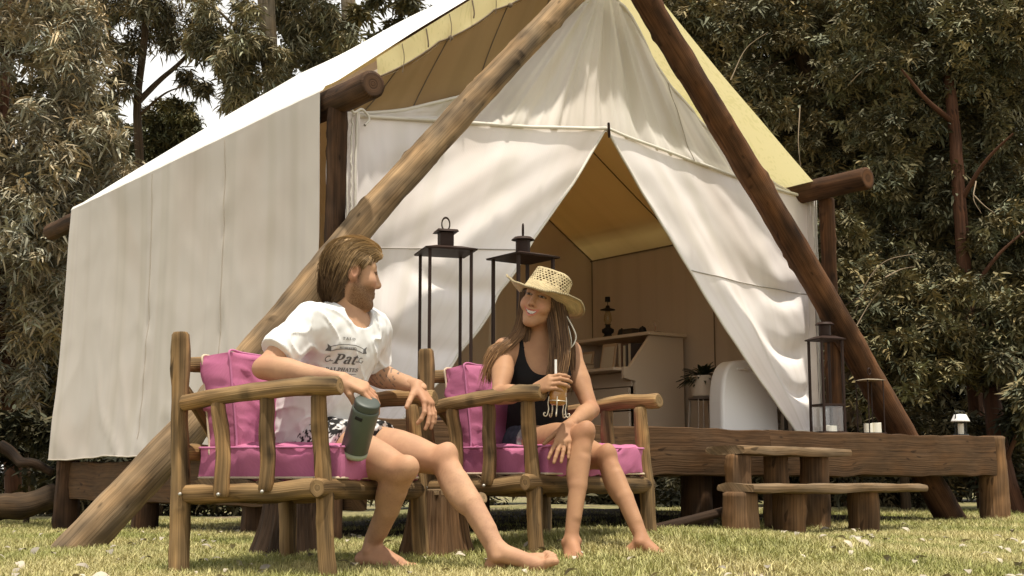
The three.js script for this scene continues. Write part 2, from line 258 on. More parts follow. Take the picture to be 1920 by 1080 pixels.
// ---------------------------------------------------------------- canvas tent
seed(21);
const tent = thing('canvas_tent', 'large white canvas safari tent on a log frame with open front flaps', 'tent', T(0.1, FLOOR, 2), 0);
const poly = (pts, x) => { for (let i = 1; i < pts.length; i++) if (x <= pts[i][0] || i === pts.length - 1) { const [x0, y0] = pts[i - 1], [x1, y1] = pts[i]; return lerp(y0, y1, (x - x0) / (x1 - x0)); } };
const smoothPoly = (pts, x) => { const e = 0.09; return (poly(pts, x - e) + 2 * poly(pts, x) + poly(pts, x + e)) / 4; };
const RIDGE = [-0.05, 3.92];
{
  const tp = (n, g, m, parent = tent) => part(n, g, m, parent, true);
  const topPts = [[-1.9, 2.365], [-1.75, 2.385], [-1.4, 2.462], [-0.95, 2.635], [-0.72, 2.82], [-0.46, 3.05], [-0.2, 3.27], [0.06, 3.50], [0.2, 3.60], [0.32, 3.52], [0.55, 3.22], [0.8, 3.0], [1.13, 2.78], [1.5, 2.57], [1.8, 2.475], [2.12, 2.40], [2.3, 2.39]];
  const gableTop = u => smoothPoly(topPts, u);
  // fly roof
  const roofL = t => { const p = [[-2.046, 2.422], [-2.028, 2.455], [-1.98, 2.475]]; if (t < 0.06) { const k = t / 0.06 * 2, i = Math.min(1, Math.floor(k)); return [lerp(p[i][0], p[i + 1][0], k - i), lerp(p[i][1], p[i + 1][1], k - i)]; } const k = (t - 0.06) / 0.94; return [lerp(-1.98, RIDGE[0], k), lerp(2.475, RIDGE[1], k) + 0.01 * Math.sin(Math.PI * k)]; };
  const roofPt = (sgn, s, t) => { let [u, y] = roofL(t); if (sgn > 0) { u = RIDGE[0] - (u - RIDGE[0]) * (2.13 / 2.0); y -= 0.04 * Math.sin(Math.PI * t); } const v = lerp(0.2, 4.3, s); return T(u, y + 0.012 * noise(v * 1.4, t * 3, sgn) * Math.sin(Math.PI * t) + 0.01 * Math.sin(v * 3.1) * (t < 0.3 ? t / 0.3 : 1), v); };
  tp('roof', sheet(50, 40, (s, t) => roofPt(-1, s, t), 4.1, 2.4), M.canvasRoof);
  tp('roof', sheet(50, 40, (s, t) => roofPt(1, s, t), 4.1, 2.4), M.flyYellow);
  const liner = tp('roof_liner', sheet(40, 20, (s, t) => { const [u, y] = roofL(0.08 + 0.92 * t), v = lerp(0.222, 4.2, s), q = clamp((t - 0.14) / 0.84, 0, 1), sc = Math.abs(Math.sin(q * Math.PI * 4)); return T(u + 0.02, y - 0.012 - Math.min(0.175, 0.05 + t) * (0.65 + 0.5 * q) - 0.03 * sc - 0.03 * smooth(0, 0.3, s) + 0.010 * noise(v * 2, t * 4), v); }, 4, 2.3), M.liner);
  tp('roof_liner', sheet(30, 20, (s, t) => { let [u, y] = roofL(0.08 + 0.92 * t); u = RIDGE[0] - (u - RIDGE[0]); const v = lerp(1.15, 4.2, s); return T(u - 0.02, y - 0.09, v); }, 3, 2.3), M.liner);
  // scalloped valance under the left roof edge
  const val = tp('valance', sheet(150, 8, (s, t) => {
    const k = lerp(0.14, 0.985, s), [u, y] = roofL(0.06 + 0.94 * k), sc = Math.abs(Math.sin(s * Math.PI * 4)), dep = (0.155 + 0.03 * Math.pow(sc, 0.7)) * (0.65 + 0.5 * s);
    return T(u + 0.02 * t, y - 0.012 - dep * t, 0.2 + 0.012 * t + 0.01 * t * noise(s * 14, t));
  }, 2.3, 0.2), M.flyYellow);
  tp('hem', tube(Array.from({ length: 120 }, (_, i) => { const s = i / 119, k = lerp(0.14, 0.985, s), [u, y] = roofL(0.06 + 0.94 * k), sc = Math.abs(Math.sin(s * Math.PI * 4)), dep = (0.155 + 0.03 * Math.pow(sc, 0.7)) * (0.65 + 0.5 * s); return T(u + 0.02, y - 0.012 - dep, 0.212 + 0.01 * noise(s * 14, 1)); }), 0.005, 5, 240), M.thread, val);
  for (let i = 1; i < 10; i++) { const s = i / 10, k = lerp(0.14, 0.985, s), [u, y] = roofL(0.06 + 0.94 * k); tp('cord', tube([T(u, y - 0.02, 0.19), T(u + 0.012, y - 0.1, 0.185), T(u + 0.01 + 0.02 * noise(i * 3.3, 1), y - (i % 2 ? 0.19 : 0.13), 0.19)], i % 2 ? 0.0028 : 0.005), M.thread, val); }
  // brown soffit cloth between the valance and the gable's sagging top edge
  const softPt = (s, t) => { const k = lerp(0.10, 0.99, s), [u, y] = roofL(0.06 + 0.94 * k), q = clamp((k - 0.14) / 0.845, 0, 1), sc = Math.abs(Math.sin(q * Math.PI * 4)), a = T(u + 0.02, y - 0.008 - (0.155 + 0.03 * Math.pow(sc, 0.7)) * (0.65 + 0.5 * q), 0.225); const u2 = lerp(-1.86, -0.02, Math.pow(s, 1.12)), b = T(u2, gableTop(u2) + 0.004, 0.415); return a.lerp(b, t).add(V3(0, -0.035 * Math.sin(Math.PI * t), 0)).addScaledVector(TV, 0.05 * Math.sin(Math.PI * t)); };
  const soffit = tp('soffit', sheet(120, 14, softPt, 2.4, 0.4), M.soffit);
  for (const s0 of [0.13, 0.33, 0.585, 0.82]) tp('seam', tube(Array.from({ length: 8 }, (_, i) => softPt(s0, i / 7).addScaledVector(TV, -0.004)), 0.0035), M.thread, soffit);
  for (const s0 of [0.33, 0.585]) { const kp = softPt(s0, 0.02).addScaledVector(TV, -0.03); tp('knot', new THREE.SphereGeometry(0.016, 10, 8).translate(kp.x, kp.y, kp.z), M.thread, val); }
  // left side wall hanging from the eave log
  const ripple = (v, t) => smooth(0, 0.12, t) * (0.015 + 0.03 * t) * noise(v * 1.5, t * 0.7, 4) + 0.009 * noise(v * 5, t * 0.7, 8) * (0.2 + 0.8 * t) + 0.05 * t * smooth(3.5, 4.3, v) - 0.02 * Math.sin(Math.PI * t) + 0.016 * noise(t * 9, v) * (Math.exp(-(((v - 1.45) / 0.05) ** 2)) + Math.exp(-(((v - 2.62) / 0.05) ** 2))) * smooth(0.02, 0.1, t) + 0.012 * Math.pow(Math.max(0, 1 - Math.abs(noise(v * 2.2 + t * 2.4, t * 1.5 - v * 0.8, 3)) * 4), 2) * t * t;
  const hemY = v => 0.475 - 0.012 * smooth(3, 4.3, v) + 0.022 * noise(v * 1.6, 7) + 0.006 * noise(v * 6, 2) - 0.02 * smooth(0.5, 1.5, v) * smooth(2.6, 1.6, v);
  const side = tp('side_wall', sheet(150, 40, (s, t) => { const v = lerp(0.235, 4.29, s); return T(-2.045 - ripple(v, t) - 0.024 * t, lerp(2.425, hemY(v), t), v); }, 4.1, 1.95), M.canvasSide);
  for (const vs of [1.45, 2.62]) tp('seam', tube(Array.from({ length: 26 }, (_, i) => { const t = 0.01 + i / 26 * 0.97; return T(-2.045 - ripple(vs, t) - 0.024 * t - 0.002, lerp(2.425, hemY(vs), t), vs + 0.006 * noise(t * 22, vs)); }), 0.003, 5, 60), M.hemCloth, side);
  const hem2 = tp('hem', tube(Array.from({ length: 90 }, (_, i) => { const v = lerp(0.24, 4.285, i / 89); return T(-2.070 - ripple(v, 1), hemY(v), v); }), 0.005, 6, 180), M.hemCloth, side);
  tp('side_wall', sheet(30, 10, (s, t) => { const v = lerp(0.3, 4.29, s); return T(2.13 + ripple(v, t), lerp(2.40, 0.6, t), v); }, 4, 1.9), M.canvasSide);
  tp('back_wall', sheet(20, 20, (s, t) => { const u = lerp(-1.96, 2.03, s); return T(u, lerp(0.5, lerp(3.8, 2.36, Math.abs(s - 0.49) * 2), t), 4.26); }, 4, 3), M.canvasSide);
  // front: gable, flaps, corner panels
  const seamPts = [[-1.9, 2.352], [-1.75, 2.362], [-1.2, 2.425], [-0.5, 2.50], [0.0, 2.572], [0.14, 2.596], [0.28, 2.572], [0.9, 2.495], [1.5, 2.425], [2.13, 2.385], [2.3, 2.38]];
  const seamY = u => poly(seamPts, u);
  const gableAt = (u, t) => { const yb = seamY(u), yt = Math.max(yb + 0.004, smoothPoly(topPts, u)), y = lerp(yb, yt, t); const du = u - 0.2, dy = 3.72 - y, a = Math.atan2(du, dy), r = Math.hypot(du, dy), w = smooth(0.02, 0.35, r) * (1 - smooth(1.3, 2.1, Math.abs(du)) * 0.6); return T(u, y, 0.4 + w * (0.055 * noise(a * 7, 0.5 + r * 0.12) + 0.035 * noise(a * 17, r * 0.15, 3) + 0.010 * noise(a * 40, r * 0.3, 9)) - 0.03 * smooth(0.3, 0.0, t)); };
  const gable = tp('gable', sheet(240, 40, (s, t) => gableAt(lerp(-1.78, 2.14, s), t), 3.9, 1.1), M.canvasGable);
  for (const tt of [0.995]) tp('hem', tube(Array.from({ length: 140 }, (_, i) => gableAt(lerp(-1.77, 2.13, i / 139), tt)), 0.011, 6, 260), M.welt, gable);
  tp('seam', tube(Array.from({ length: 12 }, (_, i) => { const p = gableAt(lerp(0.75, 0.93, i / 11), 0.97 * (1 - i / 11)); return p.addScaledVector(TV, -0.004); }), 0.0025), M.hemCloth, gable);
  tp('welt', tube(Array.from({ length: 110 }, (_, i) => { const u = lerp(-1.78, 2.13, i / 109); return T(u, seamY(u), 0.345 + 0.006 * noise(u * 5, 1)); }), 0.011, 6, 220), M.welt, gable);
  tp('toggle', logGeo(T(0.145, 2.53, 0.33), T(0.14, 2.63, 0.33), 0.008, 0.008, { rough: 0 }), M.darkWood, gable);
  const edgeL = [[0.605, -1.49], [0.926, -1.17], [1.257, -0.90], [1.852, -0.47], [2.222, -0.135], [2.6, 0.14]];
  const edgeR = [[0.66, 1.86], [0.924, 1.626], [1.44, 1.165], [2.019, 0.672], [2.6, 0.15]];
  // the flaps: soft folds that pull towards their tied-back lower corners
  const foldL = (u, y) => { const p = (u + 1.6) * 0.79 + (y - 0.6) * 0.61, q = -(u + 1.6) * 0.61 + (y - 0.6) * 0.79;
    let d = 0.06 * noise(q * 2.1, p * 0.4, 2) + 0.020 * noise(q * 5.5 + 0.3 * p, p * 0.6, 6) + 0.010 * noise(p * 3, q * 3, 12);
    d += 0.04 * Math.exp(-(((y - 1.42 - 0.22 * (u + 0.9) ** 2 * 2) / 0.07) ** 2)) * smooth(-1.5, -1.1, u); d += 0.03 * Math.exp(-(((y - 1.05 - 0.5 * (u + 1.15) ** 2) / 0.06) ** 2));
    d += 0.02 * noise(u * 22, y * 5) * smooth(-1.45, -1.75, u); return d; };
  const foldR = (u, y) => { const p = (u - 0.2) * 0.69 - (y - 2.5) * 0.72, q = (u - 0.2) * 0.72 + (y - 2.5) * 0.69;
    let d = 0.06 * noise(q * 2.4, p * 0.4, 22) + 0.022 * noise(q * 6, p * 0.6, 26) + 0.009 * noise(p * 4, q * 4, 2);
    for (const [uc, yc, k, w] of [[1.83, 1.62, 1.1, 0.08], [1.9, 1.22, 1.4, 0.07], [1.97, 0.92, 2.2, 0.05]]) d += 0.05 * Math.exp(-(((y - yc - k * (u - uc) ** 2) / w) ** 2)) * Math.exp(-(((u - uc) / 0.28) ** 2));
    return d; };
  const flapL = (s, t) => { const yt = 2.6, y0 = lerp(yt, 0.6, t), ue = poly(edgeL, y0), u = lerp(-1.76, ue, s), y = Math.min(lerp(seamY(u), 0.6, t), y0); const w = smooth(0, 0.12, t) * (0.25 + 0.75 * smooth(0, 0.1, s)); return T(u, y, 0.36 + w * foldL(u, y) - 0.06 * t * s); };
  const flapR = (s, t) => { const yt = 2.6, y0 = lerp(yt, 0.655, t), ue = poly(edgeR, y0), u = lerp(ue, 2.13, s), y = Math.min(lerp(seamY(u), 0.655, t), y0); const w = smooth(0, 0.12, t) * (0.25 + 0.75 * smooth(0, 0.1, 1 - s)); return T(u, y, 0.36 + w * foldR(u, y) - 0.06 * t * (1 - s)); };
  const fl = tp('door_flap', sheet(130, 130, flapL, 1.8, 2), M.canvasFront), fr = tp('door_flap', sheet(130, 130, flapR, 1.8, 2), M.canvasFront);
  tag(fl, 'left front flap tied back'); tag(fr, 'right front flap tied back');
  tp('hem', tube(Array.from({ length: 60 }, (_, i) => flapL(1, i / 59)), 0.009, 6, 150), M.welt, fl);
  tp('hem', tube(Array.from({ length: 60 }, (_, i) => flapR(0, i / 59)), 0.009, 6, 150), M.welt, fr);
  tp('hem', tube(Array.from({ length: 30 }, (_, i) => flapR(i / 29, 1)), 0.008, 6, 60), M.welt, fr);
  const seamThread = new THREE.MeshStandardMaterial({ color: new THREE.Color().setRGB(0.36, 0.33, 0.3), roughness: 0.9 });
  tp('seam', tube(Array.from({ length: 40 }, (_, i) => { const p = flapL(i / 39 * 0.995, 0.432 - 0.02 * (i / 39)); return p.addScaledVector(TV, -0.004); }), 0.0035, 5, 100), seamThread, fl);
  tp('seam', tube(Array.from({ length: 40 }, (_, i) => { const p = flapR(0.005 + i / 39 * 0.99, 0.42 - 0.0 * (i / 39)); return p.addScaledVector(TV, -0.004); }), 0.0035, 5, 100), seamThread, fr);
  for (const [u0, u1, top] of [[-1.945, -1.74, 2.37], [2.115, 2.19, 2.39]]) {
    const cp = tp('corner_panel', sheet(24, 70, (s, t) => T(lerp(u0, u1, s), lerp(top, 0.6, t), 0.33 + 0.02 * noise(s * 5, t * 3, u0) + 0.014 * noise(s * 9, t * 9, u0)), 0.2, 1.8), M.canvasFront);
    const um = u0 < 0 ? -1.80 : 2.125;
    tp('lace', tube(Array.from({ length: 90 }, (_, i) => T(um + 0.012 * noise(i * 0.35, 5) + 0.008 * noise(i * 0.9, 1), lerp(top - 0.04, 0.66, i / 89), 0.302)), 0.006, 5, 300), M.welt, cp);
    tp('hem', tube(Array.from({ length: 40 }, (_, i) => T(um + 0.03 + 0.006 * noise(i * 0.5, 2), lerp(top, 0.62, i / 39), 0.306)), 0.008, 5, 90), M.welt, cp);
  }
  // knot of cord at the upper left corner
  tp('cord', tube([T(-1.93, 2.36, 0.27), T(-1.86, 2.40, 0.25), T(-1.8, 2.36, 0.29), T(-1.74, 2.39, 0.3), T(-1.68, 2.35, 0.32), T(-1.72, 2.3, 0.3)], 0.008), M.welt);
  tp('cord', tube([T(-1.9, 2.39, 0.28), T(-1.88, 2.2, 0.27), T(-1.84, 1.9, 0.28), T(-1.83, 1.5, 0.28), T(-1.84, 1.2, 0.28)], 0.007), M.welt);
  // inner room
  const IW = 1.99, IE = 2.2, IR = 3.6, IB = 2.67;
  const inner = (n, f, a, b, m = M.innerWall) => tp(n, sheet(20, 20, f, a, b), m);
  inner('inner_wall', (s, t) => T(IW + 0.015 * noise(s * 6, t * 2), lerp(FLOOR, IE, t), lerp(0.45, IB, s)), 2.3, 1.6);
  inner('inner_wall', (s, t) => T(-IW, lerp(FLOOR, IE, t), lerp(0.45, IB, s)), 2.3, 1.6);
  const back = inner('inner_wall', (s, t) => { const u = lerp(-IW, IW, s); return T(u, lerp(FLOOR, u < 0 ? lerp(3.75, 2.35, -u / IW) : lerp(IR, IE, u / IW), t), IB + 0.012 * noise(s * 8, t * 3)); }, 4, 2.6);
  for (const sg of [1]) {
    const cl = inner('inner_ceiling', (s, t) => T(sg * lerp(IW, 0, t), lerp(sg < 0 ? IE + 0.1 : IE, IR, t) - 0.04 * Math.sin(Math.PI * t), lerp(0.43, IB, s)), 2.3, 2.3, M.liner);
    tp('seam', tube([T(sg * IW * 0.99, IE - 0.005, 0.46), T(sg * IW * 0.99, IE - 0.005, IB)], 0.006), M.thread, cl);
    tp('seam', tube([0, 0.25, 0.5, 0.75, 1].map(t => T(sg * lerp(IW, 0, t), lerp(IE, IR, t) - 0.04 * Math.sin(Math.PI * t) - 0.006, 1.55)), 0.005), M.thread, cl);
    tp('seam', tube([0, 0.25, 0.5, 0.75, 1].map(t => T(sg * lerp(IW, 0, t), lerp(IE, IR, t) - 0.04 * Math.sin(Math.PI * t) - 0.006, IB - 0.01)), 0.005), M.thread, cl);
  }
  for (const [u, v] of [[IW - 0.005, IB - 0.005], [0.2, IB - 0.012], [IW - 0.012, 1.2]]) tp('seam', tube([T(u, FLOOR, v), T(u, 1.4, v), T(u, IE, v)], 0.005), M.thread, back);
  // log frame
  const frame = (n, a, b, ra, rb, m, o) => tp(n, logGeo(a, b, ra, rb, { rough: 0.05, seg: 18, ...o }), m);
  frame('pole', T(-3.42, -0.12, 0.17), T(-0.16, 3.56, 0.0), 0.096, 0.072, M.poleLight, { bend: 0.05, sd: 3.3 });
  frame('pole', T(3.52, -0.12, 0.1), T(0.02, 3.62, 0.06), 0.108, 0.082, M.poleDark, { bend: 0.05, sd: 8.1 });
  frame('post', T(-1.965, FLOOR - 0.02, 0.19), T(-1.955, 2.36, 0.19), 0.06, 0.055, M.post);
  frame('post', T(2.16, FLOOR - 0.02, 0.2), T(2.15, 2.36, 0.2), 0.058, 0.055, M.poleDark);
  frame('eave_log', T(-1.955, 2.38, -0.18), T(-1.955, 2.37, 5.05), 0.076, 0.072, M.post, { rings: 50 });
  frame('eave_log', T(2.07, 2.42, -0.24), T(2.08, 2.42, 4.5), 0.08, 0.075, M.poleDark, { rings: 50 });
  frame('ridge_log', T(RIDGE[0], 3.83, 0.3), T(RIDGE[0], 3.83, 4.5), 0.06, 0.06, M.post);
}

// ---------------------------------------------------------------- timber steps
seed(31);
function step(label, px0, px1, pyTop, v, legs, depth, thick) {
  const a = onV(px0, pyTop, v), b = onV(px1, pyTop, v), mid = a.clone().lerp(b, 0.5), L = a.distanceTo(b), y = (a.y + b.y) / 2;
  const t = thing('timber_step', label, 'step', V3(mid.x, 0, mid.z), TENT_TURN, 'rough timber steps up to the deck');
  const tr = plankGeo(L, thick, depth, { edge: 0.022, rough: 0.007, bow: -0.004 }); tr.rotateZ(-0.004); tr.translate(0, y - thick / 2, 0);
  part('tread', tr, M.tread, t);
  for (const [px, r, dv] of legs) { const p = onV(px, 950, v + dv), u = uOf(p) - uOf(mid); part('leg', logGeo(V3(u, -0.15, -dv), V3(u + 0.01, y - thick + 0.005, -dv), r * 1.05, r, { rough: 0.09, seg: 18 }), M.bark, t); }
}
step('upper rough split timber step under the deck edge, on dark log legs', 1360, 1562, 838, -0.52, [[1385, 0.075, -0.05], [1455, 0.075, 0.08], [1528, 0.09, 0.02]], 0.30, 0.055);
step('lower longer split timber step nearest the lawn, on short log legs', 1377, 1704, 906, -0.9, [[1386, 0.1, 0.0], [1478, 0.09, 0.03], [1618, 0.09, 0.0]], 0.30, 0.05);
// ---------------------------------------------------------------- trees, shrubs, grass
seed(41);
// a twig of narrow drooping leaves; every leaf is a folded blade
function sprayGeo(n, len, wid, droop, sd) {
  seed(sd); const pos = [], idx = [];
  for (let k = 0; k < n; k++) {
    const a = rnd() * 6.283, out = rr(0.25, 1), l = len * rr(0.65, 1.15), w = wid * rr(0.7, 1.2), o = V3(rr(-1, 1) * len * 0.45, rr(-0.55, 0.35) * len, rr(-1, 1) * len * 0.45);
    const d = V3(Math.cos(a) * out, rr(-0.25, 0.45) - droop * 0.5, Math.sin(a) * out).normalize(), sdv = V3(-Math.sin(a), rr(-0.5, 0.5), Math.cos(a)).normalize();
    const nrm = d.clone().cross(sdv).normalize(), b = pos.length / 3;
    for (let i = 0; i <= 3; i++) { const t = i / 3, q = o.clone().addScaledVector(d, l * t).add(V3(0, -droop * l * t * t * 0.6, 0)), ww = w * [0.25, 1, 0.8, 0.06][i];
      if (i === 0 || i === 3) pos.push(q.x, q.y, q.z); else for (const s of [-1, 1]) pos.push(q.x + sdv.x * ww * s, q.y + sdv.y * ww * s, q.z + sdv.z * ww * s); }
    idx.push(b, b + 2, b + 1, b + 1, b + 2, b + 4, b + 1, b + 4, b + 3, b + 3, b + 4, b + 5);
  }
  return geoOf(pos, idx);
}
const SPRAYS = { fine: [sprayGeo(19, 0.096, 0.0118, 0.35, 1), sprayGeo(17, 0.105, 0.0108, 0.5, 2), sprayGeo(21, 0.088, 0.0122, 0.2, 3)], broad: [sprayGeo(13, 0.17, 0.0145, 0.45, 4), sprayGeo(14, 0.16, 0.0155, 0.25, 5), sprayGeo(12, 0.185, 0.0135, 0.7, 6)] };
const leafMat = (rough) => new THREE.MeshPhysicalMaterial({ color: 0xffffff, roughness: rough, specularIntensity: 0.4, side: THREE.DoubleSide });
M.leafDull = leafMat(0.68); M.leafSilver = leafMat(0.62);
// lobes: [px, py, distance, rx, ry, rz, how many]
function crown(parent, lobes, kind, mat, tint, scale, clumps = 1) {
  const o = parent.position, mtx = [[], [], []], col = [[], [], []], q = new THREE.Quaternion(), e = new THREE.Euler();
  for (let [px, py, D, rx, ry, rz, n] of lobes) { n = Math.round(n * (D > 17 && px < 800 && py < 230 ? 1.15 : 2.3));
    const c = at(px, py, D), nc = Math.max(1, Math.round(n / 26)), cs = [];
    for (let k = 0; k < nc; k++) { const d = V3(rr(-1, 1), rr(-1, 1), rr(-1, 1)); if (d.length() > 1) d.normalize(); const tone = rr(0.6, 1.35); cs.push([d, tone]); }
    for (let i = 0; i < n; i++) {
      const [d, tone] = cs[Math.floor(rnd() * nc)], cl = 0.30 * clumps, p = V3(c.x + (d.x + cl * (rnd() + rnd() - 1)) * rx, c.y + (d.y + cl * (rnd() + rnd() - 1)) * ry, c.z + (d.z + cl * (rnd() + rnd() - 1)) * rz);
      if (p.y < groundY(p.x, p.z) + 0.05) continue;
      const s = scale * rr(0.6, 1.5), v = Math.floor(rnd() * 3); e.set(rr(-0.5, 0.5), rnd() * 6.283, rr(-0.5, 0.5));
      mtx[v].push(new THREE.Matrix4().compose(p.sub(o), q.setFromEuler(e).clone(), V3(s, s, s)));
      const b = tone * rr(0.6, 1.45), w = rr(-0.18, 0.14); col[v].push(new THREE.Color().setRGB(tint[0] * b * (1 + w), tint[1] * b, tint[2] * b * (1 - w)));
    }
  }
  for (let v = 0; v < 3; v++) { if (!mtx[v].length) continue; const m = new THREE.InstancedMesh(SPRAYS[kind][v], mat, mtx[v].length); m.name = 'crown'; m.castShadow = m.receiveShadow = true; mtx[v].forEach((x, i) => { m.setMatrixAt(i, x); m.setColorAt(i, col[v][i]); }); m.userData.kind = 'stuff'; parent.add(m); }
}
function tree(label, trunk, limbs, lobes, o = {}) {
  const { kind = 'fine', mat = M.leafDull, tint = [0.075, 0.066, 0.036], scale = 1, more = 1, bark = M.trunkDark, name = 'tree', category = 'tree', group, clumps = 1 } = o;
  const pts = trunk.map(([px, py, D]) => at(px, py, D)), foot = pts[0].clone(); foot.y = groundY(foot.x, foot.z) - 0.05; pts[0].copy(foot);
  const t = thing(name, label, category, foot, 0, group);
  const add = (n, ps, r, tp) => { const g = tube(ps, r, 9, ps.length * 8, tp), p = g.attributes.position; const c = new Float32Array(p.count * 3).fill(1), uv = g.attributes.uv, L = new THREE.CatmullRomCurve3(ps).getLength(); for (let i = 0; i < p.count; i++) { uv.setXY(i, uv.getY(i) * 0.35, uv.getX(i) * L); const k = 1 + 0.12 * noise(p.getX(i) * 9, p.getY(i) * 9, p.getZ(i) * 9); p.setX(i, p.getX(i) + 0.1 * r * noise(p.getY(i) * 7, p.getZ(i) * 7)); } g.setAttribute('color', new THREE.BufferAttribute(c, 3)); g.computeVertexNormals(); return part(n, g, bark, t, true); };
  add('trunk', pts, o.r || 0.13, o.taper || 0.45);
  for (const [r, ...l] of limbs) add('limb', l.map(([px, py, D]) => at(px, py, D)), r, 0.3);
  crown(t, lobes.map(l => [...l.slice(0, 6), l[6] * more]), kind, mat, tint, scale, clumps);
  return t;
}
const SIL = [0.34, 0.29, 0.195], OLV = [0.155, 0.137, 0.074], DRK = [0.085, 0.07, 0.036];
// left: silvery drooping tree by the tent's back corner
tree('tall silvery leaved tree with drooping foliage left of the tent', [[30, 960, 13.2], [12, 600, 13.2], [5, 300, 13.3], [20, -100, 13.4]], [[0.05, [12, 560, 13.2], [70, 500, 13], [130, 430, 12.8]], [0.04, [8, 300, 13.3], [60, 330, 13.1], [130, 340, 12.9]]],
  [[20, 110, 13.3, 0.9, 0.95, 0.9, 330], [90, 330, 13.0, 0.75, 0.7, 0.8, 280], [20, 480, 12.9, 0.8, 0.8, 0.8, 280], [150, 290, 13.6, 0.5, 0.4, 0.5, 90], [95, 560, 13.4, 0.35, 0.5, 0.6, 110], [190, 370, 14.2, 0.6, 0.3, 0.5, 90], [40, 690, 13.4, 0.45, 0.5, 0.6, 110], [100, 40, 13.8, 0.5, 0.5, 0.6, 110], [-130, 350, 13.3, 0.9, 2.0, 0.9, 200]], { kind: 'broad', mat: M.leafSilver, tint: SIL, scale: 0.66, more: 1.9, bark: M.trunkRed, r: 0.09 });
tree('slender tree with a forked dark trunk against the bright sky gap', [[268, 700, 19], [262, 330, 19], [258, 180, 19], [272, 60, 19], [268, -120, 19]], [[0.05, [260, 190, 19], [300, 150, 19.2], [345, 110, 19.4], [400, 30, 19.5]], [0.04, [258, 170, 19], [215, 130, 18.8], [165, 90, 18.6]], [0.025, [262, 215, 19], [310, 175, 18.8], [350, 160, 18.6]], [0.025, [250, 150, 19], [200, 140, 19], [150, 130, 19]]],
  [[200, 20, 19, 0.9, 0.55, 0.8, 210], [310, 10, 19.2, 0.7, 0.5, 0.7, 160], [225, 110, 18.7, 0.32, 0.25, 0.3, 34], [340, 75, 19, 0.32, 0.3, 0.4, 50], [170, 150, 18.8, 0.45, 0.35, 0.5, 60], [215, 160, 18.8, 0.25, 0.15, 0.3, 18], [380, 140, 18.6, 0.25, 0.25, 0.3, 20], [320, 140, 19, 0.3, 0.15, 0.3, 16], [130, 220, 19, 0.4, 0.5, 0.5, 80]], { kind: 'broad', mat: M.leafDull, tint: [0.15, 0.125, 0.075], scale: 0.72, more: 2.3, r: 0.10, bark: M.trunkDark });
tree('grey trunked gum tree behind the left slope of the tent roof', [[545, 800, 17], [522, 300, 17], [505, 100, 17], [490, -120, 17]], [[0.05, [505, 120, 17], [450, 60, 16.8], [410, 20, 16.6]], [0.04, [520, 250, 17], [470, 170, 16.8], [430, 120, 16.7]]],
  [[430, 60, 16.7, 0.5, 0.4, 0.5, 110], [470, 130, 16.5, 0.45, 0.4, 0.5, 105], [560, 30, 17.3, 0.5, 0.4, 0.5, 130], [600, 90, 17.4, 0.5, 0.4, 0.6, 150], [445, 165, 16.6, 0.25, 0.2, 0.3, 30], [560, 150, 17.6, 0.4, 0.4, 0.5, 110], [500, -40, 17.2, 1.1, 0.3, 0.8, 150]], { kind: 'broad', mat: M.leafSilver, tint: [0.21, 0.185, 0.11], scale: 0.66, more: 2.3, r: 0.15, taper: 0.75, bark: M.trunkGrey });
tree('pale trunked tree partly hidden by the tent ridge', [[670, 800, 18.5], [660, 200, 18.5], [655, 40, 18.5], [648, -120, 18.5]], [[0.05, [655, 60, 18.5], [700, 10, 18.4], [740, -40, 18.2]]],
  [[690, 20, 18.4, 0.7, 0.5, 0.7, 190], [760, 0, 18.2, 0.5, 0.4, 0.6, 120], [630, 60, 19, 0.5, 0.5, 0.6, 140], [600, 130, 19.4, 0.6, 0.5, 0.6, 150]], { tint: OLV, scale: 1.4, r: 0.15, taper: 0.7, bark: M.trunkGrey });
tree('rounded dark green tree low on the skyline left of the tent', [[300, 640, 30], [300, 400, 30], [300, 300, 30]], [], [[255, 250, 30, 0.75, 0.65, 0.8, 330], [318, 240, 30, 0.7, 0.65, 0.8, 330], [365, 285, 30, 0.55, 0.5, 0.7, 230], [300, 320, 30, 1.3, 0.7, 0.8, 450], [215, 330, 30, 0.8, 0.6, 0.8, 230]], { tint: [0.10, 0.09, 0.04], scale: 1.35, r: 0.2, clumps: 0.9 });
tree('dim tree filling the far left background', [[110, 900, 21], [100, 500, 21], [100, 100, 21]], [], [[20, 200, 21, 1.3, 1.6, 0.8, 420], [90, 450, 21, 1.2, 1.3, 0.8, 380], [120, 700, 20, 1.1, 1.2, 0.8, 380], [-20, 800, 20, 1.1, 1.0, 0.8, 260], [175, 330, 21, 0.5, 0.5, 0.8, 120], [180, 520, 19, 0.7, 1.2, 0.8, 240]], { tint: DRK, scale: 1.7 });
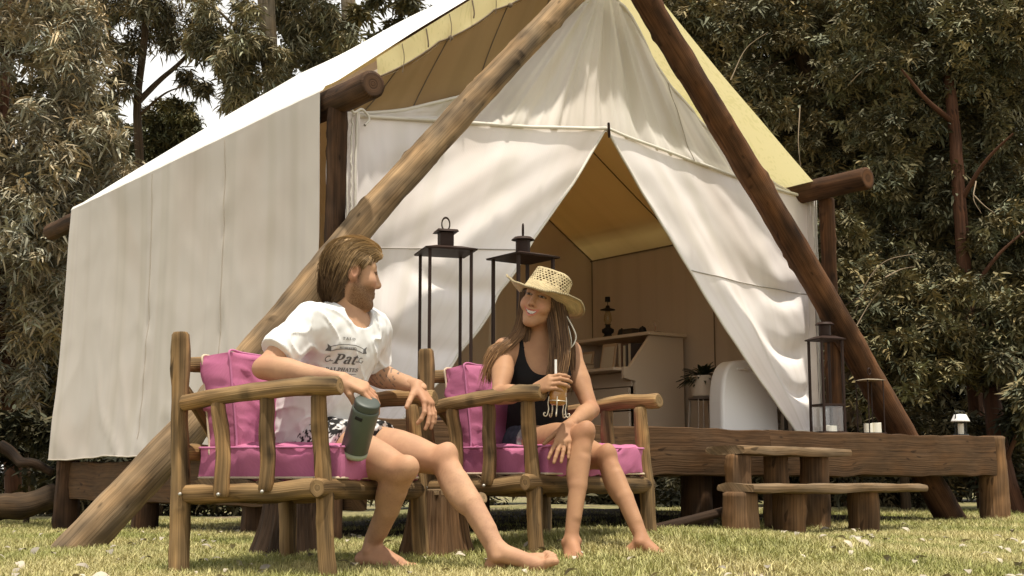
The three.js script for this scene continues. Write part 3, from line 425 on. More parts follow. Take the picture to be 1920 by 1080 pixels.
// right: a screen of olive coloured trees
tree('olive leaved tree with a slim red brown trunk at right', [[1850, 960, 12.9], [1812, 560, 12.9], [1790, 250, 12.9], [1772, 70, 13], [1768, -80, 13]], [[0.035, [1788, 230, 12.9], [1740, 190, 12.7], [1690, 130, 12.6]], [0.03, [1800, 380, 12.9], [1850, 300, 12.6], [1900, 250, 12.4]], [0.028, [1812, 560, 12.8], [1870, 480, 12.6], [1925, 430, 12.5]]],
  [[1700, 90, 13.3, 0.9, 0.6, 0.6, 500], [1860, 90, 13.2, 0.7, 0.6, 0.6, 420], [1690, 300, 13.3, 0.6, 0.6, 0.5, 360], [1880, 300, 13.2, 0.5, 0.6, 0.5, 330], [1700, 470, 13.4, 0.7, 0.5, 0.5, 360], [1880, 480, 13.1, 0.5, 0.5, 0.5, 300], [1790, 180, 13.5, 0.5, 0.6, 0.3, 220], [1800, 640, 12.6, 0.7, 0.35, 0.5, 300], [1830, 420, 13.5, 0.4, 0.6, 0.3, 180], [1905, 640, 12.1, 0.4, 0.45, 0.4, 200]], { tint: OLV, scale: 0.78, more: 1.4, bark: M.trunkRed, r: 0.085, taper: 0.6 });
tree('olive leaved tree with a leaning dark trunk above the right roof slope', [[1600, 980, 14.5], [1590, 500, 14.5], [1545, 210, 14.4], [1495, 90, 14.3], [1450, -60, 14.3]], [[0.04, [1545, 210, 14.4], [1600, 150, 14], [1650, 90, 13.9]], [0.03, [1500, 100, 14.3], [1440, 130, 14], [1390, 190, 13.9]]],
  [[1400, 60, 14.3, 0.8, 0.55, 0.6, 420], [1560, 40, 14.3, 0.8, 0.5, 0.6, 430], [1420, 190, 14.0, 0.55, 0.4, 0.5, 320], [1590, 220, 14.4, 0.6, 0.6, 0.5, 360], [1500, 270, 14.2, 0.5, 0.4, 0.5, 280], [1620, 400, 14.3, 0.55, 0.6, 0.5, 340], [1600, 600, 14, 0.5, 0.6, 0.5, 300], [1300, 40, 14.5, 0.5, 0.45, 0.5, 230]], { tint: [0.17, 0.145, 0.08], scale: 0.82, more: 1.35, bark: M.trunkDark, r: 0.11, taper: 0.7 });
tree('bushy olive tree with low hanging branches behind the deck corner', [[1700, 985, 12.2], [1690, 800, 12.2], [1670, 600, 12.2]], [[0.02, [1675, 640, 12.2], [1620, 560, 12], [1560, 590, 11.9]], [0.02, [1675, 620, 12.2], [1740, 560, 12], [1790, 590, 11.8]]],
  [[1620, 570, 12.2, 0.45, 0.4, 0.4, 260], [1720, 570, 12.1, 0.45, 0.35, 0.4, 240], [1640, 690, 11.9, 0.4, 0.35, 0.4, 210], [1740, 660, 11.9, 0.45, 0.3, 0.4, 200], [1860, 580, 11.8, 0.5, 0.35, 0.4, 230], [1580, 460, 12.8, 0.3, 0.4, 0.4, 140]], { tint: [0.18, 0.155, 0.077], scale: 0.75, more: 1.3, r: 0.05, bark: M.trunkDark });
tree('leaning reddish trunk rising behind the right deck post', [[1912, 985, 11.6], [1880, 880, 11.7], [1862, 760, 12.1], [1845, 640, 12.6], [1838, 560, 13.2]], [[0.03, [1880, 880, 11.7], [1905, 820, 11.6], [1940, 760, 11.5]]], [[1900, 700, 11.7, 0.3, 0.2, 0.3, 60], [1935, 770, 11.4, 0.2, 0.25, 0.3, 50]], { tint: OLV, scale: 0.9, r: 0.10, taper: 0.6, bark: M.trunkRed });
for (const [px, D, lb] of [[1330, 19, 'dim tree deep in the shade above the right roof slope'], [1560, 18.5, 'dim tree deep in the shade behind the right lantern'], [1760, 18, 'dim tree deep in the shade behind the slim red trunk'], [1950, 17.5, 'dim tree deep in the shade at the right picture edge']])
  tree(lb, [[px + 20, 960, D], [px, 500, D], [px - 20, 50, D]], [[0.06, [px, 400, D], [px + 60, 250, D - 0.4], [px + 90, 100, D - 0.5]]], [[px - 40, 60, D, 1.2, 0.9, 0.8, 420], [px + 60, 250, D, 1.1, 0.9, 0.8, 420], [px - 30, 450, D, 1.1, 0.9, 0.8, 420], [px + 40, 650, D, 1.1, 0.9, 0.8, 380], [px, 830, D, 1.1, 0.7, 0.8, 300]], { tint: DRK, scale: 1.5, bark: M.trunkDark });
// low growth in the shade
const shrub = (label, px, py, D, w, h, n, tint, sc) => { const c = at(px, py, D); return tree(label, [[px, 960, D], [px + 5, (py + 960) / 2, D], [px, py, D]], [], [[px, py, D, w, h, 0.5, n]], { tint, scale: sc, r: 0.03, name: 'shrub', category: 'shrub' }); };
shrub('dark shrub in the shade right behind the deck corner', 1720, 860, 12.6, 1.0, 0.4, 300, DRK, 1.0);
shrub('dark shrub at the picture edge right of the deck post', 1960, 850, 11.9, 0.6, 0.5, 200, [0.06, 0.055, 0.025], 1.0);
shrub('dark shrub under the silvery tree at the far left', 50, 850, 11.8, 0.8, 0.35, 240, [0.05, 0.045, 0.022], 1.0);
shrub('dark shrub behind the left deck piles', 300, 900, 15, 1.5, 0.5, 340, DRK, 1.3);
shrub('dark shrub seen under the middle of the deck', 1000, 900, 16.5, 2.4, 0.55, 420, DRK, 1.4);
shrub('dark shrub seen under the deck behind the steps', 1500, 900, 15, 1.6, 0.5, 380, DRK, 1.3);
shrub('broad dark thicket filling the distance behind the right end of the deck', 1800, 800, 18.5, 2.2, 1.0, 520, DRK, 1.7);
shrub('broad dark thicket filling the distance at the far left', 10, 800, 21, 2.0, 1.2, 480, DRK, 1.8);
// bare twigs in the right hand trees
{
  const t = thing('fallen_branch', 'bare pale dead branch caught in the olive trees at right', 'branch', at(1660, 520, 11.9));
  const mt = new THREE.MeshStandardMaterial({ color: new THREE.Color().setRGB(0.30, 0.225, 0.15), roughness: 0.85 });
  for (const l of [[[1600, 600, 12], [1625, 530, 11.8], [1660, 490, 11.7], [1720, 475, 11.6]], [[1660, 520, 11.7], [1690, 505, 11.7], [1715, 500, 11.6]], [[1590, 160, 13], [1615, 135, 12.9], [1660, 108, 12.8]], [[1830, 340, 12.3], [1826, 375, 12.2], [1840, 400, 12.2]], [[1500, 200, 13.4], [1497, 270, 13.3], [1502, 320, 13.3]], [[1590, 640, 11.6], [1630, 570, 11.6], [1650, 545, 11.5]], [[1825, 365, 12.2], [1845, 385, 12.2], [1865, 400, 12.2]], [[1370, 150, 13.3], [1400, 90, 13.3], [1440, 60, 13.2]]])
    part('twig', tube(l.map(p => at(...p)), 0.007, 5, 24, 0.3), mt, t, true);
}
// fallen log at the left edge and a fence-like dark plank under the deck
{
  const t = thing('fallen_log', 'fallen weathered log lying in the grass at the left edge', 'log', at(40, 950, 10.6));
  part('log', logGeo(at(-120, 972, 10.4), at(104, 938, 10.9), 0.115, 0.10, { rough: 0.16, bend: 0.06 }), M.trunkDark, t, true);
  part('branch_stub', logGeo(at(0, 840, 11.0), at(95, 880, 10.9), 0.05, 0.035, { rough: 0.1, bend: 0.1 }), M.darkWood, t, true);
}
tag(part('loose_plank', plankGeo(0.9, 0.05, 0.09, { rough: 0.01 }).rotateZ(0.18).rotateY(0.4).translate(...at(1258, 985, 7.3).toArray()), M.darkWood), 'dark loose plank lying under the deck left of the steps', 'plank');
// grass
{
  seed(77);
  const blades = (n, hgt, sd) => { seed(sd); const pos = [], idx = []; for (let k = 0; k < n; k++) { const a = rnd() * 6.28, o = V3(rr(-0.035, 0.035), 0, rr(-0.035, 0.035)), h = hgt * rr(0.45, 1.2), ln = rr(0.1, 1.3), w = rr(0.0016, 0.0032), b = pos.length / 3; const cx = Math.cos(a), sx = Math.sin(a); for (let i = 0; i < 3; i++) { const t = i / 2, x = o.x + cx * ln * h * t * t, z = o.z + sx * ln * h * t * t, y = h * (t - 0.25 * ln * t * t), ww = w * (1 - 0.9 * t); pos.push(x - sx * ww, y, z + cx * ww, x + sx * ww, y, z - cx * ww); } idx.push(b, b + 1, b + 3, b, b + 3, b + 2, b + 2, b + 3, b + 5, b + 2, b + 5, b + 4); } return geoOf(pos, idx); };
  const mat = new THREE.MeshStandardMaterial({ color: 0xffffff, roughness: 0.6, side: THREE.DoubleSide });
  const geos = [blades(12, 0.032, 5), blades(14, 0.024, 6), blades(10, 0.04, 7)];
  const list = [[], [], []];
  const under = (x, z) => { const p = V3(x, 0, z).sub(TO), u = p.dot(TU), v = p.dot(TV); return u > -1.9 && u < 3.5 && v > -0.1 && v < 4.2; };
  for (let i = 0; i < 95000; i++) {
    const D = 3.6 + 9.4 * Math.pow(rnd(), 1.45), x = rr(-0.43, 0.43) * D; if (under(x, -D) && rnd() < 0.93) continue;
    const bare = fbm(x * 1.3 + 4, D * 1.3); if (bare < -0.10 && rnd() < smooth(-0.10, -0.22, bare) * 0.85) continue;
    list[Math.floor(rnd() * 3)].push([x, D, bare]);
  }
  const g = new THREE.Group(); g.name = 'grass'; tag(g, 'short dry sunlit grass covering the lawn', null, null, 'stuff'); scene.add(g);
  list.forEach((l, v) => { const m = new THREE.InstancedMesh(geos[v], mat, l.length); m.name = 'blades'; m.userData.kind = 'stuff'; m.receiveShadow = true; m.castShadow = true; const q = new THREE.Quaternion(), up = V3(0, 1, 0);
    l.forEach(([x, D, bare], i) => { const s = rr(0.5, 1.05) * (D > 8 ? 1.35 : 1); m.setMatrixAt(i, new THREE.Matrix4().compose(V3(x, groundY(x, -D) - 0.002, -D), q.setFromAxisAngle(up, rnd() * 6.28), V3(s * 1.15, s, s * 1.15))); const dry = clamp(0.5 + 1.9 * fbm(x * 1.4, D * 1.4, 7) + rr(-0.35, 0.35), 0, 1), k = rr(0.7, 1.25); m.setColorAt(i, new THREE.Color().setRGB(lerp(0.27, 0.50, dry) * k, lerp(0.275, 0.43, dry) * k, lerp(0.07, 0.19, dry) * k)); }); g.add(m); });
  // pale fallen leaves
  seed(78); const lg = sheet(4, 2, (s, t) => V3((s - 0.5) * 0.038, 0.008 * Math.sin(s * 3.1) + 0.006 * (t - 0.5) ** 2, (t - 0.5) * 0.022 * Math.sin(0.3 + s * 2.5)));
  const N = 300, lm = new THREE.InstancedMesh(lg, new THREE.MeshStandardMaterial({ color: 0xffffff, roughness: 0.7, side: THREE.DoubleSide }), N); lm.name = 'fallen_leaves'; tag(lm, 'pale dry leaves scattered over the grass', null, null, 'stuff'); lm.castShadow = lm.receiveShadow = true;
  for (let i = 0; i < N; i++) { const D = 4 + 6.5 * rnd() ** 1.2, x = rr(-0.42, 0.42) * D, s = rr(0.5, 1.5); lm.setMatrixAt(i, new THREE.Matrix4().compose(V3(x, groundY(x, -D) + 0.022, -D), new THREE.Quaternion().setFromEuler(new THREE.Euler(rr(-0.5, 0.5), rnd() * 6.28, rr(-0.4, 0.4))), V3(s, s, s))); const k = rr(0.2, 0.5); lm.setColorAt(i, new THREE.Color().setRGB(k, k * 0.86, k * 0.66)); }
  scene.add(lm);
}
// ---------------------------------------------------------------- log armchairs (front +x, far side -z, from the near back post)
seed(51);
const pinkMap = texture(512, 512, (x, y) => { const a = tile(x, y, 4, 4, 3), b = tile(x, y, 90, 120, 8), k = 0.94 + 0.09 * a + 0.07 * b; return [k, k * (0.98 + 0.1 * a), k]; }, true, 2);
M.pink = new THREE.MeshPhysicalMaterial({ map: pinkMap, bumpMap: canvasBump, bumpScale: 0.003, roughness: 0.95, color: new THREE.Color().setRGB(0.48, 0.155, 0.27), specularIntensity: 0.25 });
M.pinkDark = new THREE.MeshStandardMaterial({ color: new THREE.Color().setRGB(0.47, 0.155, 0.29), roughness: 0.9 });
M.piping = new THREE.MeshStandardMaterial({ color: new THREE.Color().setRGB(0.58, 0.46, 0.33), roughness: 0.9 });
M.bolt = new THREE.MeshStandardMaterial({ color: new THREE.Color().setRGB(0.45, 0.42, 0.38), metalness: 0.6, roughness: 0.45 });
function makeChair(label, pos, turn) {
  const t = thing('log_armchair', label, 'armchair', pos, turn, 'rustic log armchairs on the lawn');
  const W = 0.70, lg = (n, a, b, ra, rb, o) => part(n, logGeo(a, b, ra * 0.93, rb * 0.93, { seg: 18, rough: 0.17, bend: 0.013, ...o }), M.chairWood, t);
  for (const z of [0, -W]) {
    const g = z ? -1 : 1, out = 0.03 * g;
    lg('back_post', V3(0.022, -0.1, z), V3(-0.028, 0.835, z), 0.037, 0.031);
    lg('front_leg', V3(0.605, -0.1, z), V3(0.545, 0.605, z), 0.034, 0.028);
    lg('armrest', V3(0.02, 0.583, z + out * 0.9), V3(0.632, 0.632, z + out * 0.6), 0.031, 0.034, { bow: V3(0, 0.014, 0), rough: 0.13 });
    lg('spindle', V3(0.20, 0.265, z + out * 1.1), V3(0.17, 0.585, z + out * 0.7), 0.029, 0.026);
    lg('spindle', V3(0.37, 0.285, z + out * 1.1), V3(0.35, 0.60, z + out * 0.7), 0.028, 0.027);
    lg('seat_rail', V3(0.03, 0.268, z), V3(0.575, 0.288, z), 0.033, 0.034, { rough: 0.13 });
  }
  lg('front_rail', V3(0.575, 0.292, 0.05), V3(0.57, 0.285, -W - 0.04), 0.036, 0.038, { rough: 0.12 });
  lg('back_rail', V3(-0.02, 0.715, 0.0), V3(-0.02, 0.70, -W), 0.03, 0.028, { bow: V3(0, 0.03, 0) });
  lg('back_rail', V3(0.0, 0.42, 0.0), V3(0.0, 0.42, -W), 0.03, 0.028);
  lg('back_rail', V3(0.01, 0.27, 0.0), V3(0.01, 0.27, -W), 0.034, 0.034);
  lg('back_brace', V3(-0.02, 0.66, -0.02), V3(0.0, 0.43, -0.24), 0.024, 0.022);
  for (const z of [-0.22, -0.36, -0.5]) lg('back_spindle', V3(0, 0.42, z), V3(-0.02, 0.71, z), 0.024, 0.022);
  for (const [x, y, z] of [[0.03, 0.275, 0.036], [0.575, 0.29, 0.036], [0.028, 0.59, 0.04], [0.20, 0.275, 0.06], [0.37, 0.285, 0.06]]) part('bolt', new THREE.SphereGeometry(0.0065, 10, 8).translate(x, y, z), M.bolt, t);
  for (let k = 0; k < 4; k++) part('seat_slat', plankGeo(0.66, 0.022, 0.09, { rough: 0.003 }).rotateY(Math.PI / 2).translate(0.09 + k * 0.125, 0.316, -W / 2), M.tread, t);
  return t;
}
const C1 = { pos: V3(-1.145, 0, -4.56), turn: -0.38 }, C2 = { pos: V3(-0.34, 0.015, -5.33), turn: -0.74 };
const chair1 = makeChair('brown log armchair at left that the man in the white shirt sits in', C1.pos, C1.turn);
const chair2 = copyOf(chair1, 'brown log armchair at right that the woman in the straw hat sits in', C2.pos, C2.turn);
const inChair = (c, x, y, z) => V3(x, y, z).applyAxisAngle(V3(0, 1, 0), c.turn).add(c.pos);
// cushions: puffed boxes with piped seams
function cushionGeo(w, h, d, puff, sd, dents = []) {
  const g = new THREE.BoxGeometry(w, h, d, 30, 12, 30), p = g.attributes.position, uv = g.attributes.uv;
  for (let i = 0; i < p.count; i++) {
    let x = p.getX(i), y = p.getY(i), z = p.getZ(i); const a = x / w * 2, b = y / h * 2, c = z / d * 2;
    const rx = Math.sqrt(Math.max(0, 1 - a * a)), ry = Math.sqrt(Math.max(0, 1 - b * b)), rz = Math.sqrt(Math.max(0, 1 - c * c));
    uv.setXY(i, x + y * 0.7 + sd, z + y * 0.7);
    y += Math.sign(b) * (Math.abs(b) > 0.99 ? 1 : Math.abs(b)) * puff * Math.pow(rx * rz, 0.7); x += a * puff * 0.35 * ry * rz; z += c * puff * 0.35 * ry * rx;
    const edge = Math.max(Math.abs(a), Math.abs(c)), q = 0.016 * noise(x * 7 + sd, y * 7, z * 7) + 0.008 * noise(x * 22 + sd, y * 12, z * 22) - 0.010 * Math.pow(Math.max(0, 1 - Math.abs(noise(x * 13 + sd, y * 5, z * 13 - x * 6)) * 5), 2) * smooth(0.4, 1, edge);
    y += q * (Math.abs(b) > 0.5 ? 1 : 0.3); x += q * 0.5 * a; z += q * 0.5 * c;
    for (const [dx, dz, r, k] of dents) if (b > 0) y -= k * Math.exp(-((x - dx) ** 2 + (z - dz) ** 2) / (r * r)) * (0.5 + 0.5 * b);
    p.setXYZ(i, x, y, z);
  }
  g.computeVertexNormals(); return g;
}
function pipingGeo(w, h, d, y) { const r = 0.03, pts = []; for (let k = 0; k < 40; k++) { const a = k / 40 * 6.2832, cx = Math.cos(a), sx = Math.sin(a), m = Math.max(Math.abs(cx), Math.abs(sx)); pts.push(V3(cx / m * w / 2 * (1.005), y, sx / m * d / 2 * 1.005)); } const c = new THREE.CatmullRomCurve3(pts, true); return new THREE.TubeGeometry(c, 160, 0.0045, 6, true); }
function seatCushion(c, label, dents) {
  const t = thing('seat_cushion', label, 'cushion', inChair(c, 0.32, 0.382, -0.35), c.turn, 'pink cushions of the log armchairs');
  part('cover', cushionGeo(0.56, 0.105, 0.60, 0.018, c.turn * 9, dents), M.pink, t);
  part('piping', pipingGeo(0.545, 0.1, 0.605, -0.052), M.piping, t); part('piping', pipingGeo(0.545, 0.1, 0.605, 0.05), M.pinkDark, t);
  return t;
}
function backCushion(c, label) {
  const t = thing('back_cushion', label, 'cushion', inChair(c, 0.115, 0.585, -0.35), c.turn, 'pink cushions of the log armchairs');
  const tilt = g => g.rotateZ(Math.PI / 2 + 0.13);
  part('cover', tilt(cushionGeo(0.35, 0.12, 0.58, 0.03, c.turn * 5)), M.pink, t);
  part('piping', tilt(pipingGeo(0.352, 0.1, 0.582, 0.056)), M.piping, t); part('piping', tilt(pipingGeo(0.352, 0.1, 0.582, -0.056)), M.pinkDark, t);
  return t;
}
seatCushion(C1, 'pink seat cushion under the man in the white shirt', [[-0.02, 0.03, 0.17, 0.03]]);
backCushion(C1, 'pink back cushion behind the man in the white shirt');
seatCushion(C2, 'pink seat cushion under the woman in the straw hat', [[0.0, 0.05, 0.16, 0.03]]);
backCushion(C2, 'pink back cushion behind the woman in the straw hat');

// ---------------------------------------------------------------- stumps
function stump(label, pos, r, h, o = {}) {
  const t = thing('tree_stump', label, 'stump', pos);
  const g = new THREE.CylinderGeometry(r, r * 1.25, h, 180, 24, true), p = g.attributes.position, uv = g.attributes.uv, col = new Float32Array(p.count * 3).fill(1);
  for (let i = 0; i < p.count; i++) { const x = p.getX(i), y = p.getY(i) + h / 2, z = p.getZ(i), a = Math.atan2(z, x), R = Math.hypot(x, z), low = 1 - y / h; let k = 1 + 0.16 * noise(Math.cos(a) * 2.2 + (o.sd || 0), Math.sin(a) * 2.2, y) + 0.10 * noise(Math.cos(a) * 7, Math.sin(a) * 7, y * 1.5) + 0.06 * noise(Math.cos(a) * 22, Math.sin(a) * 22, y * 3) - 0.07 * Math.exp(-((noise(Math.cos(a) * 11, Math.sin(a) * 11, y * 1.2) / 0.09) ** 2)) - 0.05 * Math.exp(-((noise(Math.cos(a) * 26, Math.sin(a) * 26, y * 4) / 0.1) ** 2)) + (o.flare || 0.25) * Math.pow(low, 3) * (0.5 + Math.abs(Math.sin(a * 2.5 + 1))); p.setXYZ(i, x * k, y - 0.06, z * k); uv.setXY(i, a * r, y); }
  g.setAttribute('color', new THREE.BufferAttribute(col, 3)); g.computeVertexNormals(); part('bark', g, o.mat || M.bark, t);
  const top = new THREE.CylinderGeometry(r * 0.97, r * 0.97, 0.02, 40, 1), c2 = new Float32Array(top.attributes.position.count * 3).fill(1.1); top.setAttribute('color', new THREE.BufferAttribute(c2, 3)); part('sawn_top', top.translate(0, h - 0.065, 0), o.top || M.poleLight, t);
  if (o.nub) part('branch_stub', logGeo(V3(r * 0.6, h - 0.13, 0.02), V3(r * 1.75, h - 0.085, 0.10), 0.028, 0.024, { rough: 0.1 }), M.poleLight, t);
  return t;
}
seed(55);
stump('rugged brown bark stump standing between the two armchairs', V3(-0.29, 0, -5.0).add(V3(0.0, 0.01, -0.12)), 0.105, 0.33, { flare: 0.35, nub: true, sd: 2 });
stump('dark flared stump under the seat of the left armchair', V3(-0.905, -0.02, -5.52), 0.115, 0.36, { flare: 0.5, mat: M.darkWood, top: M.darkWood, sd: 7 });

// ---------------------------------------------------------------- lanterns and candles
seed(61);
function lantern(label, pos, turn, w, h, o = {}) {
  const t = thing('lantern', label, 'lantern', pos, turn, 'iron candle lanterns on the deck'), m = o.mat || M.iron, r = o.rod || 0.011, ww = w * 0.40;
  for (const [x, z] of [[-1, -1], [1, -1], [1, 1], [-1, 1]]) part('post', boxGeo(r * 2, h, r * 2, x * ww, h / 2 + 0.01, z * ww, 0.003), m, t);
  part('base', boxGeo(w * 0.92, 0.02, w * 0.92, 0, 0.011, 0, 0.004), m, t);
  const rf = new THREE.CylinderGeometry(w * 0.36, w * 0.707 * 1.02, o.flat ? 0.010 : 0.022, 4, 1).rotateY(Math.PI / 4).toNonIndexed(); rf.computeVertexNormals();
  part('roof', rf.translate(0, h + (o.flat ? 0.012 : 0.020), 0), o.flat ? M.ironGrey : m, t);
  if (!o.flat) part('roof_edge', boxGeo(w * 1.0, 0.010, w * 1.0, 0, h + 0.005, 0, 0.003), m, t);
  if (!o.plain) { part('chimney', (o.round ? new THREE.CylinderGeometry(0.042, 0.042, 0.075, 20) : boxGeo(0.075, 0.075, 0.075, 0, 0, 0, 0.004)).translate(0, h + 0.075, 0), m, t);
    part('chimney_cap', (o.round ? new THREE.CylinderGeometry(0.05, 0.068, 0.016, 24) : new THREE.CylinderGeometry(0.075, 0.085, 0.012, 4).rotateY(Math.PI / 4)).translate(0, h + 0.12, 0), m, t); }
  if (o.ring) part('ring', new THREE.TorusGeometry(o.ring, 0.006, 8, 28).scale(o.ringFlat || 0.62, 1, 1).rotateY(o.ringTurn || 0).translate(0, h + (o.plain ? 0.05 : 0.125) + o.ring, 0), m, t);
  if (o.rail) for (const [x, z, l] of [[0, -1, 0], [0, 1, 0], [-1, 0, 1], [1, 0, 1]]) part('rail', boxGeo(l ? 0.014 : ww * 2, 0.016, l ? ww * 2 : 0.014, x * ww, h * o.rail, z * ww, 0.002), m, t);
  if (o.panes) for (const [x, z, l] of [[0, -1, 0], [0, 1, 0], [-1, 0, 1], [1, 0, 1]]) part('pane', new THREE.BoxGeometry(l ? 0.003 : ww * 2 - 0.02, h * o.rail - 0.03, l ? ww * 2 - 0.02 : 0.003).translate(x * ww, h * o.rail / 2 + 0.01, z * ww), M.glass, t);
  return t;
}
const onDeck = (px, v) => { const p = onV(px, 815, v); p.y = FLOOR; return p; };
const l1 = onDeck(833, -0.13), l2 = onDeck(981, -0.08), l3 = onDeck(1553, 0.02), l4 = onDeck(1634, -0.02);
lantern('tall rusty iron lantern left of the woman, with a ring on top', l1, TENT_TURN - 0.35, 0.285, 0.915, { ring: 0.036, rod: 0.008 });
lantern('tall rusty iron lantern standing behind the straw hat', l2, TENT_TURN - 0.02, 0.305, 0.945, { ring: 0.04, ringFlat: 0.1, round: true, ringTurn: 0.2, rod: 0.009 });
lantern('black iron lantern with glass panes by the right tent flap', l3, TENT_TURN - 0.3, 0.205, 0.655, { rail: 0.31, panes: true, round: true, rod: 0.0085 });
lantern('small slim iron lantern with a pale flat top beside the right leaning pole', l4, TENT_TURN - 0.25, 0.165, 0.385, { plain: true, flat: true, ring: 0.022, rod: 0.004 });
function candle(label, pos, r, h) {
  const t = thing('candle', label, 'candle', pos), g = new THREE.CylinderGeometry(r * 0.97, r, h, 24, 4); const p = g.attributes.position; for (let i = 0; i < p.count; i++) if (p.getY(i) > h * 0.4) p.setY(i, p.getY(i) + 0.006 * noise(p.getX(i) * 40, p.getZ(i) * 40, pos.x)); g.computeVertexNormals();
  part('wax', g.translate(0, h / 2, 0), M.wax, t); part('wick', new THREE.CylinderGeometry(0.0015, 0.0015, 0.014, 6).translate(0, h + 0.006, 0), M.black, t);
}
candle('low wide ivory candle inside the black lantern with glass panes', V3(l3.x + 0.01, FLOOR + 0.022, l3.z + 0.01), 0.05, 0.04);
candle('short thick ivory candle inside the small slim lantern, left of two', V3(l4.x - 0.025, FLOOR + 0.022, l4.z + 0.02), 0.032, 0.062);
candle('short thick ivory candle inside the small slim lantern, right of two', V3(l4.x + 0.037, FLOOR + 0.022, l4.z + 0.005), 0.034, 0.068);
{
  const p = onDeck(1802, -0.02), t = thing('camp_lantern', 'small dark camp lantern with a white cap at the right end of the deck', 'lantern', p, TENT_TURN);
  const dk = new THREE.MeshPhysicalMaterial({ specularIntensity: 0.4, color: new THREE.Color().setRGB(0.03, 0.03, 0.028), roughness: 0.5 });
  part('base', new THREE.CylinderGeometry(0.055, 0.065, 0.03, 24).translate(0, 0.016, 0), dk, t);
  for (let k = 0; k < 4; k++) part('post', new THREE.CylinderGeometry(0.004, 0.004, 0.11, 8).translate(Math.cos(k * 1.571 + 0.4) * 0.048, 0.08, Math.sin(k * 1.571 + 0.4) * 0.048), dk, t);
  part('cap', new THREE.LatheGeometry([[0.001, 0.185], [0.045, 0.18], [0.05, 0.17], [0.068, 0.135], [0.072, 0.125], [0.06, 0.125], [0.001, 0.128]].map(a => new THREE.Vector2(...a)), 28), M.whiteGloss, t);
  part('handle', tube([V3(-0.06, 0.15, 0), V3(-0.058, 0.2, 0), V3(0, 0.205, 0), V3(0.058, 0.2, 0), V3(0.06, 0.15, 0)], 0.004), dk, t);
  candle('pale candle inside the camp lantern with a white cap', V3(p.x + 0.005, FLOOR + 0.032, p.z), 0.026, 0.078);
}

